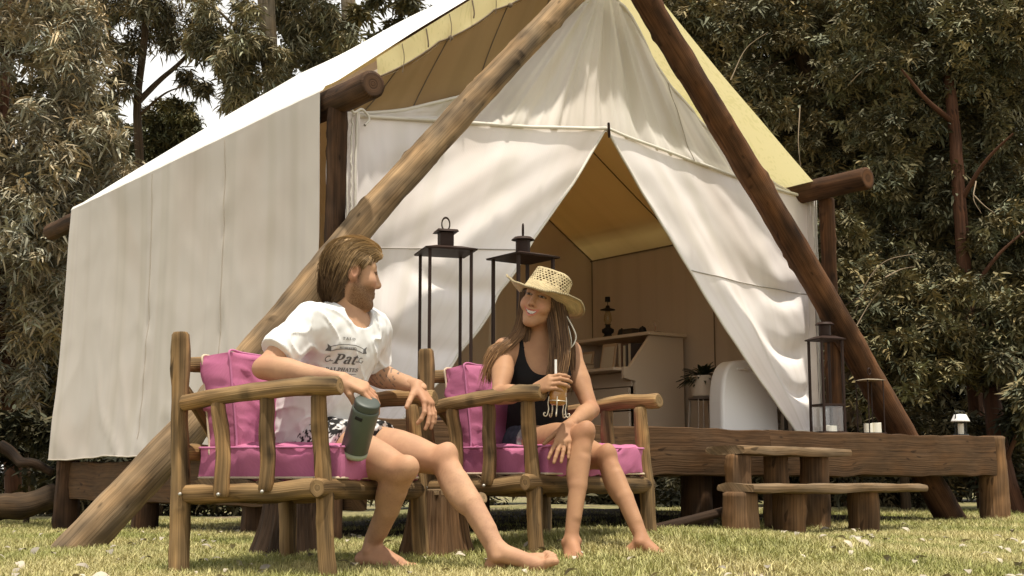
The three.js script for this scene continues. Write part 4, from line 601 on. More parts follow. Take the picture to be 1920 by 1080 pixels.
// ---------------------------------------------------------------- things inside the tent
seed(65);
{
  // writing cabinet against the right inner wall; local x along the wall (towards the back), z towards the room
  const turn = TENT_TURN + Math.PI / 2, P0 = T(1.93, FLOOR, 1.5), t = thing('cabinet', 'cream painted writing cabinet with open shelf and sloping sides inside the tent', 'cabinet', P0, turn);
  // with this turn local +x points to +v (the back) and local -z points to +u... checked by the two vectors below
  const toLocal = (u, y, v) => { const p = T(u, y, v).sub(P0); return p.applyAxisAngle(V3(0, 1, 0), -turn); };
  const b = (n, u0, u1, y0, y1, v0, v1, m = M.whitePaint, r = 0.006) => { const g = boxGeo(u1 - u0, y1 - y0, v1 - v0, 0, 0, 0, r).rotateY(TENT_TURN); const c = T((u0 + u1) / 2, (y0 + y1) / 2, (v0 + v1) / 2); g.translate(c.x, c.y, c.z); return part(n, g, m, t, true); };
  const sidePanel = v => { const prof = [[1.93, 0], [1.93, 0.80], [1.58, 0.80], [1.56, 0.775], [1.36, 0.545], [1.30, 0.54], [1.30, 0.46], [1.42, 0.44], [1.42, 0]]; const sh = new THREE.Shape(prof.map(([u, y]) => new THREE.Vector2(u, y))); const g = new THREE.ExtrudeGeometry(sh, { depth: 0.025, bevelEnabled: true, bevelSize: 0.003, bevelThickness: 0.003, bevelSegments: 1 }); const p = g.attributes.position; for (let i = 0; i < p.count; i++) { const q = T(p.getX(i), FLOOR + p.getY(i), v + p.getZ(i)); p.setXYZ(i, q.x, q.y, q.z); } const ix = g.index; g.computeVertexNormals(); part('side_panel', g, M.whitePaint, t, true); };
  sidePanel(1.5); sidePanel(2.42);
  b('top', 1.54, 1.95, FLOOR + 0.803, FLOOR + 0.83, 1.47, 2.47); b('shelf', 1.22, 1.92, FLOOR + 0.515, FLOOR + 0.54, 1.53, 2.42); b('back_panel', 1.90, 1.925, FLOOR + 0.02, FLOOR + 0.80, 1.53, 2.42);
  b('apron', 1.40, 1.42, FLOOR + 0.40, FLOOR + 0.512, 1.53, 2.415); 
  for (const [y0, y1] of [[0.22, 0.395], [0.03, 0.21]]) { const d = b('drawer', 1.40, 1.425, FLOOR + y0, FLOOR + y1, 1.56, 2.40); const k = new THREE.SphereGeometry(0.012, 12, 8); const c = T(1.388, FLOOR + (y0 + y1) / 2, 1.85); k.translate(c.x, c.y, c.z); part('knob', k, M.darkWood, d, true); }
  // pictures and books on the shelf
  const mat = (r, g, bl) => new THREE.MeshStandardMaterial({ color: new THREE.Color().setRGB(r, g, bl), roughness: 0.7 });
  const item = (name, label, cat, u, v, w, h, d, m, lean = 0, group) => { const o = thing(name, label, cat, T(u, FLOOR + 0.541, v), TENT_TURN + Math.PI / 2, group); part('frame', boxGeo(w, h, d, 0, h / 2, 0, 0.004).rotateX(lean), m, o); part('picture', new THREE.BoxGeometry(w * 0.76, h * 0.76, 0.003).translate(0, h / 2, -d / 2 - 0.001).rotateX(lean), mat(0.5, 0.43, 0.33), o); return o; };
  item('picture_frame', 'pale framed card leaning in the middle of the cabinet shelf', 'picture frame', 1.44, 1.86, 0.17, 0.22, 0.016, mat(0.42, 0.30, 0.19), 0.2);
  item('picture_frame', 'small framed picture at the left of the cabinet shelf', 'picture frame', 1.42, 2.10, 0.16, 0.17, 0.016, mat(0.34, 0.23, 0.14), 0.2);
  for (const [k, v, h, c, lb] of [[0, 1.60, 0.2, [0.05, 0.035, 0.03], 'dark book nearest the right end of the cabinet shelf'], [1, 1.66, 0.19, [0.11, 0.09, 0.07], 'grey brown book second from the right end of the cabinet shelf'], [2, 1.715, 0.21, [0.16, 0.08, 0.045], 'brown book third from the right end of the cabinet shelf']]) { const o = thing('book', lb, 'book', T(1.52, FLOOR + 0.541, v), TENT_TURN, 'books on the cabinet shelf'); part('cover', boxGeo(0.14, h, 0.036, 0, h / 2, 0, 0.003), mat(...c), o); part('pages', new THREE.BoxGeometry(0.134, h - 0.012, 0.026).translate(-0.005, h / 2, 0), mat(0.5, 0.43, 0.32), o); }
  const bx = thing('small_box', 'low pale box at the left front of the cabinet shelf', 'box', T(1.36, FLOOR + 0.541, 2.05), TENT_TURN); part('body', boxGeo(0.09, 0.05, 0.15, 0, 0.026, 0), mat(0.4, 0.3, 0.2), bx); part('lid', boxGeo(0.096, 0.014, 0.156, 0, 0.058, 0), mat(0.3, 0.21, 0.13), bx);
  // on top: oil lamp, dark pots, glass dome
  const TY = FLOOR + 0.831;
  const lamp = thing('oil_lamp', 'dark oil lamp with a glass chimney on top of the cabinet', 'oil lamp', T(1.72, TY, 2.16));
  part('font', new THREE.LatheGeometry([[0.001, 0], [0.06, 0], [0.062, 0.012], [0.035, 0.03], [0.03, 0.045], [0.05, 0.06], [0.05, 0.085], [0.022, 0.1], [0.02, 0.12], [0.03, 0.125], [0.001, 0.127]].map(a => new THREE.Vector2(...a)), 24), M.black, lamp);
  part('chimney', new THREE.LatheGeometry([[0.022, 0.127], [0.034, 0.16], [0.03, 0.2], [0.02, 0.24]].map(a => new THREE.Vector2(...a)), 24), new THREE.MeshPhysicalMaterial({ color: new THREE.Color().setRGB(0.75, 0.68, 0.5), transmission: 0.9, thickness: 0, roughness: 0.05, side: THREE.DoubleSide }), lamp);
  part('reflector', new THREE.LatheGeometry([[0.001, 0.285], [0.014, 0.283], [0.02, 0.262], [0.062, 0.25], [0.062, 0.244], [0.018, 0.24], [0.001, 0.24]].map(a => new THREE.Vector2(...a)), 24), M.black, lamp);
  part('hook', new THREE.CylinderGeometry(0.022, 0.022, 0.04, 12).translate(0, 0.335, 0), M.black, lamp); part('stem', new THREE.CylinderGeometry(0.003, 0.003, 0.06, 8).translate(0, 0.30, 0), M.black, lamp);
  const pot = (label, v, r, h) => { const o = thing('pot', label, 'pot', T(1.72, TY, v)); part('body', new THREE.LatheGeometry([[0.001, 0], [r * 0.7, 0], [r, h * 0.4], [r * 0.8, h * 0.8], [r * 0.6, h], [0.001, h]].map(a => new THREE.Vector2(...a)), 20), M.black, o); part('lid', new THREE.SphereGeometry(r * 0.3, 12, 8).translate(0, h, 0), M.black, o); };
  pot('small dark pot on the cabinet right of the oil lamp', 1.99, 0.036, 0.07); pot('rounder dark pot on the cabinet nearer its right end', 1.74, 0.036, 0.065);
  const dk = thing('small_box', 'dark little box between the pots on the cabinet', 'box', T(1.72, TY, 1.88), TENT_TURN); part('body', boxGeo(0.08, 0.05, 0.12, 0, 0.026, 0), M.darkWood2 || mat(0.06, 0.045, 0.03), dk); part('lid', boxGeo(0.085, 0.012, 0.125, 0, 0.058, 0), mat(0.08, 0.06, 0.04), dk);
  const gl = thing('glass_dome', 'clear glass dome with a twig at the right end of the cabinet top', 'glass dome', T(1.72, TY, 1.6)); part('foot', new THREE.CylinderGeometry(0.055, 0.06, 0.012, 24).translate(0, 0.007, 0), M.black, gl);
  part('dome', new THREE.SphereGeometry(0.05, 24, 14, 0, 6.2832, 0, 1.9).translate(0, 0.07, 0), M.glass, gl); part('twig', tube([V3(0, 0.014, 0), V3(0.006, 0.05, 0), V3(-0.006, 0.09, 0.01)], 0.003), mat(0.3, 0.12, 0.05), gl);
  // plant on a wire stool
  const PP = T(1.62, FLOOR, 0.98), st = thing('stool', 'slim wire legged stool carrying the white plant pot', 'stool', PP); const SH = 0.285;
  part('seat', new THREE.CylinderGeometry(0.115, 0.115, 0.014, 28).translate(0, SH, 0), mat(0.10, 0.07, 0.05), st);
  for (let k = 0; k < 4; k++) { const a = k * 1.571 + 0.5, g = tube([V3(Math.cos(a) * 0.1, SH, Math.sin(a) * 0.1), V3(Math.cos(a) * 0.11, SH / 2, Math.sin(a) * 0.11), V3(Math.cos(a) * 0.12, 0.003, Math.sin(a) * 0.12)], 0.0045); part('leg', g, mat(0.4, 0.33, 0.26), st); part('leg', g.clone().rotateY(0.35), mat(0.4, 0.33, 0.26), st); }
  const pl = thing('potted_plant', 'dark leafy plant in a white pot on the wire stool', 'plant', V3(PP.x, FLOOR + SH + 0.008, PP.z));
  part('pot', new THREE.LatheGeometry([[0.001, 0], [0.075, 0], [0.085, 0.02], [0.1, 0.15], [0.103, 0.162], [0.094, 0.162], [0.09, 0.14], [0.001, 0.14]].map(a => new THREE.Vector2(...a)), 30), M.whitePaint, pl);
  const lv = []; for (let k = 0; k < 130; k++) { const a = rnd() * 6.28, l = rr(0.1, 0.22), up = rr(0.05, 1.3), w = rr(0.013, 0.022); lv.push(sheet(2, 5, (s, tt) => { const r = l * tt * Math.cos(up * 0.8), y = 0.14 + l * Math.sin(up) * tt - 0.08 * tt * tt, ww = (s - 0.5) * 2 * w * Math.sin(Math.PI * Math.min(0.97, tt * 0.92 + 0.08)); return V3(Math.cos(a) * r - Math.sin(a) * ww, y + Math.abs(s - 0.5) * 0.01, Math.sin(a) * r + Math.cos(a) * ww); })); }
  part('foliage', merge(lv), new THREE.MeshStandardMaterial({ color: new THREE.Color().setRGB(0.035, 0.045, 0.02), roughness: 0.4, side: THREE.DoubleSide }), pl);
  // white moulded seat back
  const W0 = T(1.665, FLOOR, 0.62), ch = thing('white_seat', 'white moulded seat with a rounded top just inside the right flap', 'seat', W0, TENT_TURN - 0.12);
  const sh = new THREE.Shape(); sh.moveTo(-0.245, 0); sh.lineTo(-0.243, 0.22); sh.bezierCurveTo(-0.235, 0.38, -0.205, 0.47, -0.13, 0.495); sh.bezierCurveTo(0, 0.515, 0.12, 0.512, 0.18, 0.505); sh.bezierCurveTo(0.215, 0.50, 0.228, 0.47, 0.232, 0.42); sh.lineTo(0.245, 0); sh.closePath();
  part('shell', new THREE.ExtrudeGeometry(sh, { depth: 0.10, bevelEnabled: true, bevelSize: 0.02, bevelThickness: 0.03, bevelSegments: 5, curveSegments: 24 }).translate(0, 0.02, -0.05), M.whiteGloss, ch);
  part('rim', boxGeo(0.28, 0.018, 0.03, 0.02, 0.475, 0.085, 0.009), M.whiteGloss, ch);
  const bk = thing('wicker_basket', 'grey wicker basket half hidden behind the right flap', 'basket', T(2.02, FLOOR, 0.66)); const rg = []; for (let k = 0; k < 9; k++) rg.push(new THREE.TorusGeometry(0.09 + 0.003 * k, 0.011, 8, 28).rotateX(Math.PI / 2).translate(0, 0.02 + k * 0.022, 0)); part('weave', merge(rg), mat(0.3, 0.25, 0.2), bk); part('rim', new THREE.TorusGeometry(0.12, 0.014, 8, 28).rotateX(Math.PI / 2).translate(0, 0.225, 0), mat(0.2, 0.15, 0.1), bk); part('bottom', new THREE.CylinderGeometry(0.09, 0.09, 0.012, 24).translate(0, 0.008, 0), mat(0.2, 0.15, 0.1), bk);
  const pf = T(1.985, FLOOR + 0.02, 0.5), pfr = thing('leaning_frame', 'dark wooden frame leaning beside the white seat', 'frame', pf, TENT_TURN + 0.1); part('rail', boxGeo(0.03, 0.34, 0.03, 0, 0.17, 0), M.darkWood2 || mat(0.04, 0.03, 0.02), pfr); part('foot', boxGeo(0.1, 0.03, 0.05, 0.03, 0.015, 0), mat(0.04, 0.03, 0.02), pfr);
}
// ---------------------------------------------------------------- bodies: one smooth surface from tapered limbs
const smin = (a, b, k) => { const h = Math.max(k - Math.abs(a - b), 0) / k; return Math.min(a, b) - h * h * k * 0.25; };
class Sdf {
  constructor() { this.p = []; this.post = null; }
  cone(a, b, ra, rb, k = 0.02) { const d = b.clone().sub(a), l2 = d.lengthSq(); this.p.push({ t: 0, a: a.clone(), d, l2, ra, rb, k, op: 0 }); return this; }
  ell(c, r, k = 0.02, R = null, op = 0) { this.p.push({ t: 1, c: c.clone(), r, R: R ? R.clone().transpose() : null, k, op }); return this; }
  carve(c, r, k = 0.006, R = null) { return this.ell(c, r, k, R, 1); }
  carveCone(a, b, ra, rb, k = 0.004) { this.cone(a, b, ra, rb, k); this.p[this.p.length - 1].op = 1; return this; }
  chain(pts, rs, k = 0.02) { for (let i = 1; i < pts.length; i++) this.cone(pts[i - 1], pts[i], rs[i - 1], rs[i], i > 1 ? 0.006 : k); return this; }
  static one(q, x, y, z) {
    if (q.t === 0) { const a = q.a, d = q.d, px = x - a.x, py = y - a.y, pz = z - a.z; let h = (px * d.x + py * d.y + pz * d.z) / q.l2; h = h < 0 ? 0 : h > 1 ? 1 : h; const ux = px - d.x * h, uy = py - d.y * h, uz = pz - d.z * h; return Math.sqrt(ux * ux + uy * uy + uz * uz) - (q.ra + (q.rb - q.ra) * h); }
    let px = x - q.c.x, py = y - q.c.y, pz = z - q.c.z; if (q.R) { const e = q.R.elements, X = e[0] * px + e[3] * py + e[6] * pz, Y = e[1] * px + e[4] * py + e[7] * pz, Z = e[2] * px + e[5] * py + e[8] * pz; px = X; py = Y; pz = Z; }
    const r = q.r, ax = px / r[0], ay = py / r[1], az = pz / r[2], k0 = Math.sqrt(ax * ax + ay * ay + az * az), bx = ax / r[0], by = ay / r[1], bz = az / r[2], k1 = Math.sqrt(bx * bx + by * by + bz * bz); return k1 < 1e-9 ? -Math.min(r[0], r[1], r[2]) : k0 * (k0 - 1) / k1;
  }
  at(x, y, z, list = this.p) { let d = 9; for (const q of list) { const e = Sdf.one(q, x, y, z); d = q.op ? -smin(-d, e, q.k) : d > 8 ? e : smin(d, e, q.k); } return this.post ? this.post(x, y, z, d) : d; }
  bounds(pad) { const b = new THREE.Box3(), e = V3(0, 0, 0); for (const q of this.p) { if (q.op) continue; if (q.t === 0) { const m = Math.max(q.ra, q.rb); for (const c of [q.a, q.a.clone().add(q.d)]) { b.expandByPoint(e.copy(c).addScalar(m)); b.expandByPoint(e.copy(c).addScalar(-m)); } } else { const m = Math.max(...q.r); b.expandByPoint(e.copy(q.c).addScalar(m)); b.expandByPoint(e.copy(q.c).addScalar(-m)); } } return b.expandByScalar(pad); }
}
function surface(sdf, h, color, slack = 0.02) {        // surface nets on sparse blocks
  const B = 8, bb = sdf.bounds(h * 3 + slack * 0.5), o = bb.min, nb = [0, 1, 2].map(i => Math.ceil((bb.max.getComponent(i) - o.getComponent(i)) / h / B) + 1), blocks = new Map(), key = (i, j, k) => (k * nb[1] + j) * nb[0] + i, half = B * h * 0.87;
  for (let k = 0; k < nb[2]; k++) for (let j = 0; j < nb[1]; j++) for (let i = 0; i < nb[0]; i++) {
    const cx = o.x + (i + 0.5) * B * h, cy = o.y + (j + 0.5) * B * h, cz = o.z + (k + 0.5) * B * h, d = sdf.at(cx, cy, cz);
    if (Math.abs(d) > half + h * 2 + slack) { blocks.set(key(i, j, k), d < 0 ? -1 : 1); continue; }
    const list = sdf.p.filter(q => { const e = Sdf.one(q, cx, cy, cz); return q.op ? e < half + 0.04 : e < Math.max(d, 0) + 2 * half + 0.07; });
    const a = new Float32Array(B * B * B); let n = 0; for (let z = 0; z < B; z++) for (let y = 0; y < B; y++) for (let x = 0; x < B; x++) a[n++] = sdf.at(o.x + (i * B + x) * h, o.y + (j * B + y) * h, o.z + (k * B + z) * h, list);
    blocks.set(key(i, j, k), a);
  }
  const val = (x, y, z) => { const i = x >> 3, j = y >> 3, k = z >> 3; if (i >= nb[0] || j >= nb[1] || k >= nb[2] || x < 0 || y < 0 || z < 0) return 1; const b = blocks.get(key(i, j, k)); return typeof b === 'number' ? b : b[((z & 7) * B + (y & 7)) * B + (x & 7)]; };
  const NX = nb[0] * B + 1, NY = nb[1] * B + 1, vid = new Map(), pos = [], idx = [], ck = (x, y, z) => (z * NY + y) * NX + x, cv = new Float32Array(8);
  const E = [[0, 1], [2, 3], [4, 5], [6, 7], [0, 2], [1, 3], [4, 6], [5, 7], [0, 4], [1, 5], [2, 6], [3, 7]];
  const vert = (x, y, z) => { const c = ck(x, y, z); let v = vid.get(c); if (v !== undefined) return v; for (let q = 0; q < 8; q++) cv[q] = val(x + (q & 1), y + (q >> 1 & 1), z + (q >> 2)); let sx = 0, sy = 0, sz = 0, n = 0; for (const [p, q] of E) if ((cv[p] < 0) !== (cv[q] < 0)) { const t = cv[p] / (cv[p] - cv[q]); sx += (p & 1) + t * ((q & 1) - (p & 1)); sy += (p >> 1 & 1) + t * ((q >> 1 & 1) - (p >> 1 & 1)); sz += (p >> 2) + t * ((q >> 2) - (p >> 2)); n++; } if (!n) { sx = sy = sz = 0.5; n = 1; } v = pos.length / 3; pos.push(o.x + (x + sx / n) * h, o.y + (y + sy / n) * h, o.z + (z + sz / n) * h); vid.set(c, v); return v; };
  for (const [kk, a] of blocks) { if (typeof a === 'number') continue; const bi = kk % nb[0], bj = Math.floor(kk / nb[0]) % nb[1], bk = Math.floor(kk / nb[0] / nb[1]);
    for (let z = 0; z < B; z++) for (let y = 0; y < B; y++) for (let x = 0; x < B; x++) { const X = bi * B + x, Y = bj * B + y, Z = bk * B + z, s = a[(z * B + y) * B + x] < 0; if (!X || !Y || !Z) continue;
      for (let ax = 0; ax < 3; ax++) { const t = val(X + (ax === 0), Y + (ax === 1), Z + (ax === 2)) < 0; if (s === t) continue; const q = ax === 0 ? [vert(X, Y - 1, Z - 1), vert(X, Y, Z - 1), vert(X, Y, Z), vert(X, Y - 1, Z)] : ax === 1 ? [vert(X - 1, Y, Z - 1), vert(X - 1, Y, Z), vert(X, Y, Z), vert(X, Y, Z - 1)] : [vert(X - 1, Y - 1, Z), vert(X, Y - 1, Z), vert(X, Y, Z), vert(X - 1, Y, Z)]; s ? idx.push(q[0], q[1], q[2], q[0], q[2], q[3]) : idx.push(q[0], q[2], q[1], q[0], q[3], q[2]); } } }
  const col = []; if (color) for (let i = 0; i < pos.length; i += 3) { const c = color(pos[i], pos[i + 1], pos[i + 2]); col.push(c[0], c[1], c[2]); }
  return geoOf(pos, idx, null, color ? col : null);
}
const basis = (x, y, z) => new THREE.Matrix3().set(x.x, y.x, z.x, x.y, y.y, z.y, x.z, y.z, z.z);
class Frame { constructor(o, x, y, z) { this.o = o; this.x = x; this.y = y; this.z = z; this.R = basis(x, y, z); } p(x, y, z) { return this.o.clone().addScaledVector(this.x, x).addScaledVector(this.y, y).addScaledVector(this.z, z); } local(x, y, z) { const d = V3(x, y, z).sub(this.o); return [d.dot(this.x), d.dot(this.y), d.dot(this.z)]; } }
const frameOf = (o, fwd, up) => { const z = fwd.clone().normalize(), x = up.clone().cross(z).normalize(), y = z.clone().cross(x); return new Frame(o, x, y, z); };   // x is the figure's left
// hand: fwd towards the fingers, back = the back of the hand, thumb = +1 if the thumb lies on fwd x back, curls per finger
function hand(S, wrist, fwd, back, thumb, o = {}) {
  const { s = 1, curl = [0.4, 0.45, 0.5, 0.6], spread = 0.08, thumbOut = 0.7, thumbCurl = 0.3, k = 0.006 } = o;
  const y = fwd.clone().normalize(), x = y.clone().cross(back).normalize().multiplyScalar(thumb), z = back.clone().addScaledVector(y, -back.dot(y)).normalize(), P = (a, b, c) => wrist.clone().addScaledVector(x, a * s).addScaledVector(y, b * s).addScaledVector(z, c * s);
  const kn = [[0.027, 0.088], [0.009, 0.092], [-0.009, 0.088], [-0.026, 0.080]], len = [[0.042, 0.026, 0.02], [0.046, 0.03, 0.021], [0.043, 0.028, 0.02], [0.034, 0.021, 0.018]], rad = [0.0088, 0.009, 0.0086, 0.0076];
  kn.forEach(([kx, ky], f) => { S.cone(P(kx * 0.55, 0.01, 0), P(kx, ky, 0.002), 0.0155 * s, 0.0118 * s, 0.014 * s); });
  S.cone(P(0.012, 0.03, -0.008), P(-0.012, 0.045, -0.008), 0.015 * s, 0.014 * s, 0.012 * s);
  kn.forEach(([kx, ky], f) => { let p = P(kx, ky, 0), ang = 0; const side = (1.5 - f) * spread; len[f].forEach((l, j) => { ang += curl[f] * [0.8, 1.1, 0.7][j]; const d = y.clone().multiplyScalar(Math.cos(ang)).addScaledVector(z, -Math.sin(ang)).addScaledVector(x, Math.sin(side) * Math.cos(ang)).normalize(), q = p.clone().addScaledVector(d, l * s), r = rad[f] * s; S.cone(p, q, r * [1.05, 0.98, 0.9][j], r * [0.98, 0.9, 0.78][j], j ? 0.003 : k); p = q; }); });
  const a0 = P(0.018, 0.018, -0.006), d1 = y.clone().multiplyScalar(0.75).addScaledVector(x, thumbOut).addScaledVector(z, -0.35).normalize(), a1 = a0.clone().addScaledVector(d1, 0.042 * s), d2 = d1.clone().addScaledVector(z, -thumbCurl).addScaledVector(x, -thumbCurl * 0.8).normalize(), a2 = a1.clone().addScaledVector(d2, 0.034 * s), d3 = d2.clone().addScaledVector(z, -thumbCurl * 0.6).addScaledVector(x, -thumbCurl * 0.5).normalize(), a3 = a2.clone().addScaledVector(d3, 0.024 * s);
  S.cone(a0, a1, 0.0155 * s, 0.0118 * s, 0.012 * s).cone(a1, a2, 0.0112 * s, 0.0098 * s, 0.004).cone(a2, a3, 0.0098 * s, 0.0078 * s, 0.003);
}
// foot: ankle joint, fwd along the sole, up away from the sole, thumb side of the foot (big toe) = fwd x up times inner
function foot(S, ankle, fwd, up, inner, s = 1, toe = 0.1) {
  const y = fwd.clone().normalize(), z = up.clone().addScaledVector(y, -up.dot(y)).normalize(), x = y.clone().cross(z).multiplyScalar(inner), P = (a, b, c) => ankle.clone().addScaledVector(x, a * s).addScaledVector(y, b * s).addScaledVector(z, c * s);
  S.ell(P(0, -0.035, -0.052), [0.030 * s, 0.036 * s, 0.03 * s], 0.03, basis(x, y, z));
  S.cone(P(0, -0.008, -0.005), P(0, -0.026, -0.05), 0.03 * s, 0.026 * s, 0.012);
  S.cone(P(0, 0.004, -0.014), P(0.014, 0.10, -0.053), 0.030 * s, 0.022 * s, 0.016).cone(P(-0.012, 0.0, -0.045), P(-0.022, 0.095, -0.062), 0.023 * s, 0.018 * s, 0.018);
  S.cone(P(0.02, 0.095, -0.06), P(0.022, 0.135, -0.064), 0.021 * s, 0.018 * s, 0.02).cone(P(0.0, 0.1, -0.062), P(-0.025, 0.115, -0.066), 0.018 * s, 0.015 * s, 0.02);
  S.ell(P(0.027, -0.002, -0.012), [0.014 * s, 0.016 * s, 0.014 * s], 0.014, basis(x, y, z)); S.ell(P(-0.03, -0.006, -0.018), [0.013 * s, 0.015 * s, 0.013 * s], 0.014, basis(x, y, z));
  [[0.026, 0.135, 0.047, 0.0135], [0.007, 0.14, 0.034, 0.0098], [-0.009, 0.135, 0.031, 0.0092], [-0.023, 0.126, 0.027, 0.0088], [-0.035, 0.114, 0.023, 0.0084]].forEach(([a, b, l, r]) => S.cone(P(a, b, -0.066), P(a * 1.04, b + l * 0.55, -0.066 + toe * 0.02), r * s, r * 1.02 * s, 0.006).cone(P(a * 1.04, b + l * 0.55, -0.066 + toe * 0.02), P(a * 1.04, b + l, -0.071 + toe * 0.03), r * 1.02 * s, r * 0.86 * s, 0.003));
}
// leg with thigh, kneecap, shin and calf; arm with deltoid, elbow and forearm
function leg(S, h, k, a, s = 1) {
  const d1 = k.clone().sub(h).normalize(), d2 = a.clone().sub(k).normalize(), f0 = d1.clone().sub(d2).normalize(), ft = f0.clone().addScaledVector(d1, -f0.dot(d1)).normalize(), fs = f0.clone().addScaledVector(d2, -f0.dot(d2)).normalize(), L1 = h.distanceTo(k), L2 = k.distanceTo(a);
  const Pt = (t, o) => h.clone().addScaledVector(d1, L1 * t).addScaledVector(ft, o * s), Ps = (t, o) => k.clone().addScaledVector(d2, L2 * t).addScaledVector(fs, o * s);
  const Rt = basis(ft.clone().cross(d1), d1, ft), Rs = basis(fs.clone().cross(d2), d2, fs);
  S.cone(h, Pt(0.55, 0.0), 0.086 * s, 0.070 * s, 0.03).cone(Pt(0.5, 0), Pt(0.97, -0.006), 0.070 * s, 0.049 * s, 0.008);
  S.ell(Pt(0.55, 0.024), [0.052 * s, 0.15 * s, 0.046 * s], 0.02, Rt); S.ell(Pt(0.5, -0.03), [0.05 * s, 0.14 * s, 0.045 * s], 0.02, Rt);
  const kc = k.clone().addScaledVector(f0, 0.014 * s); S.ell(kc, [0.043 * s, 0.045 * s, 0.043 * s], 0.014, basis(f0.clone().cross(d2).normalize(), d2, f0.clone().cross(d2).normalize().cross(d2))); S.ell(k.clone().addScaledVector(f0, 0.036 * s), [0.023 * s, 0.026 * s, 0.020 * s], 0.018, null);
  S.ell(Ps(0.13, 0.024), [0.018 * s, 0.03 * s, 0.016 * s], 0.016, Rs);
  S.cone(Ps(0.02, -0.004), Ps(0.5, 0.002), 0.043 * s, 0.037 * s, 0.012).cone(Ps(0.5, 0.002), Ps(0.94, -0.002), 0.037 * s, 0.0275 * s, 0.006);
  S.ell(Ps(0.30, -0.026), [0.043 * s, 0.105 * s, 0.036 * s], 0.02, Rs); S.ell(Ps(0.27, -0.02).addScaledVector(fs.clone().cross(d2), 0.018 * s), [0.03 * s, 0.085 * s, 0.036 * s], 0.016, Rs);
  S.cone(Ps(0.62, -0.024), Ps(1.0, -0.030), 0.016 * s, 0.012 * s, 0.02); S.cone(Ps(0.25, 0.026), Ps(0.8, 0.018), 0.013 * s, 0.011 * s, 0.02);
}
function arm(S, h, e, w, s = 1) {
  const d1 = e.clone().sub(h).normalize(), d2 = w.clone().sub(e).normalize(), f0 = d1.clone().sub(d2).normalize(), L1 = h.distanceTo(e), L2 = e.distanceTo(w), fb = f0.clone().addScaledVector(d1, -f0.dot(d1)).normalize(), sd = d1.clone().cross(d2).normalize();
  const Pt = (t, o) => h.clone().addScaledVector(d1, L1 * t).addScaledVector(fb, o * s), Ps = t => e.clone().addScaledVector(d2, L2 * t), Rt = basis(fb.clone().cross(d1), d1, fb);
  S.cone(h, Pt(0.5, 0), 0.052 * s, 0.045 * s, 0.03).cone(Pt(0.5, 0), Pt(1, 0), 0.045 * s, 0.036 * s, 0.006); S.ell(Pt(0.5, -0.018), [0.034 * s, 0.085 * s, 0.034 * s], 0.02, Rt); S.ell(Pt(0.45, 0.018), [0.033 * s, 0.09 * s, 0.032 * s], 0.02, Rt);
  S.ell(e.clone().addScaledVector(f0, 0.016 * s), [0.022 * s, 0.022 * s, 0.022 * s], 0.02);
  S.cone(Ps(0), Ps(0.3), 0.037 * s, 0.041 * s, 0.010).cone(Ps(0.3), Ps(0.75), 0.041 * s, 0.029 * s, 0.006); const R2 = basis(sd, d2, sd.clone().cross(d2)); S.ell(Ps(0.24), [0.047 * s, 0.085 * s, 0.037 * s], 0.016, R2); S.ell(Ps(0.88), [0.0305 * s, 0.07 * s, 0.0215 * s], 0.016, R2);
}
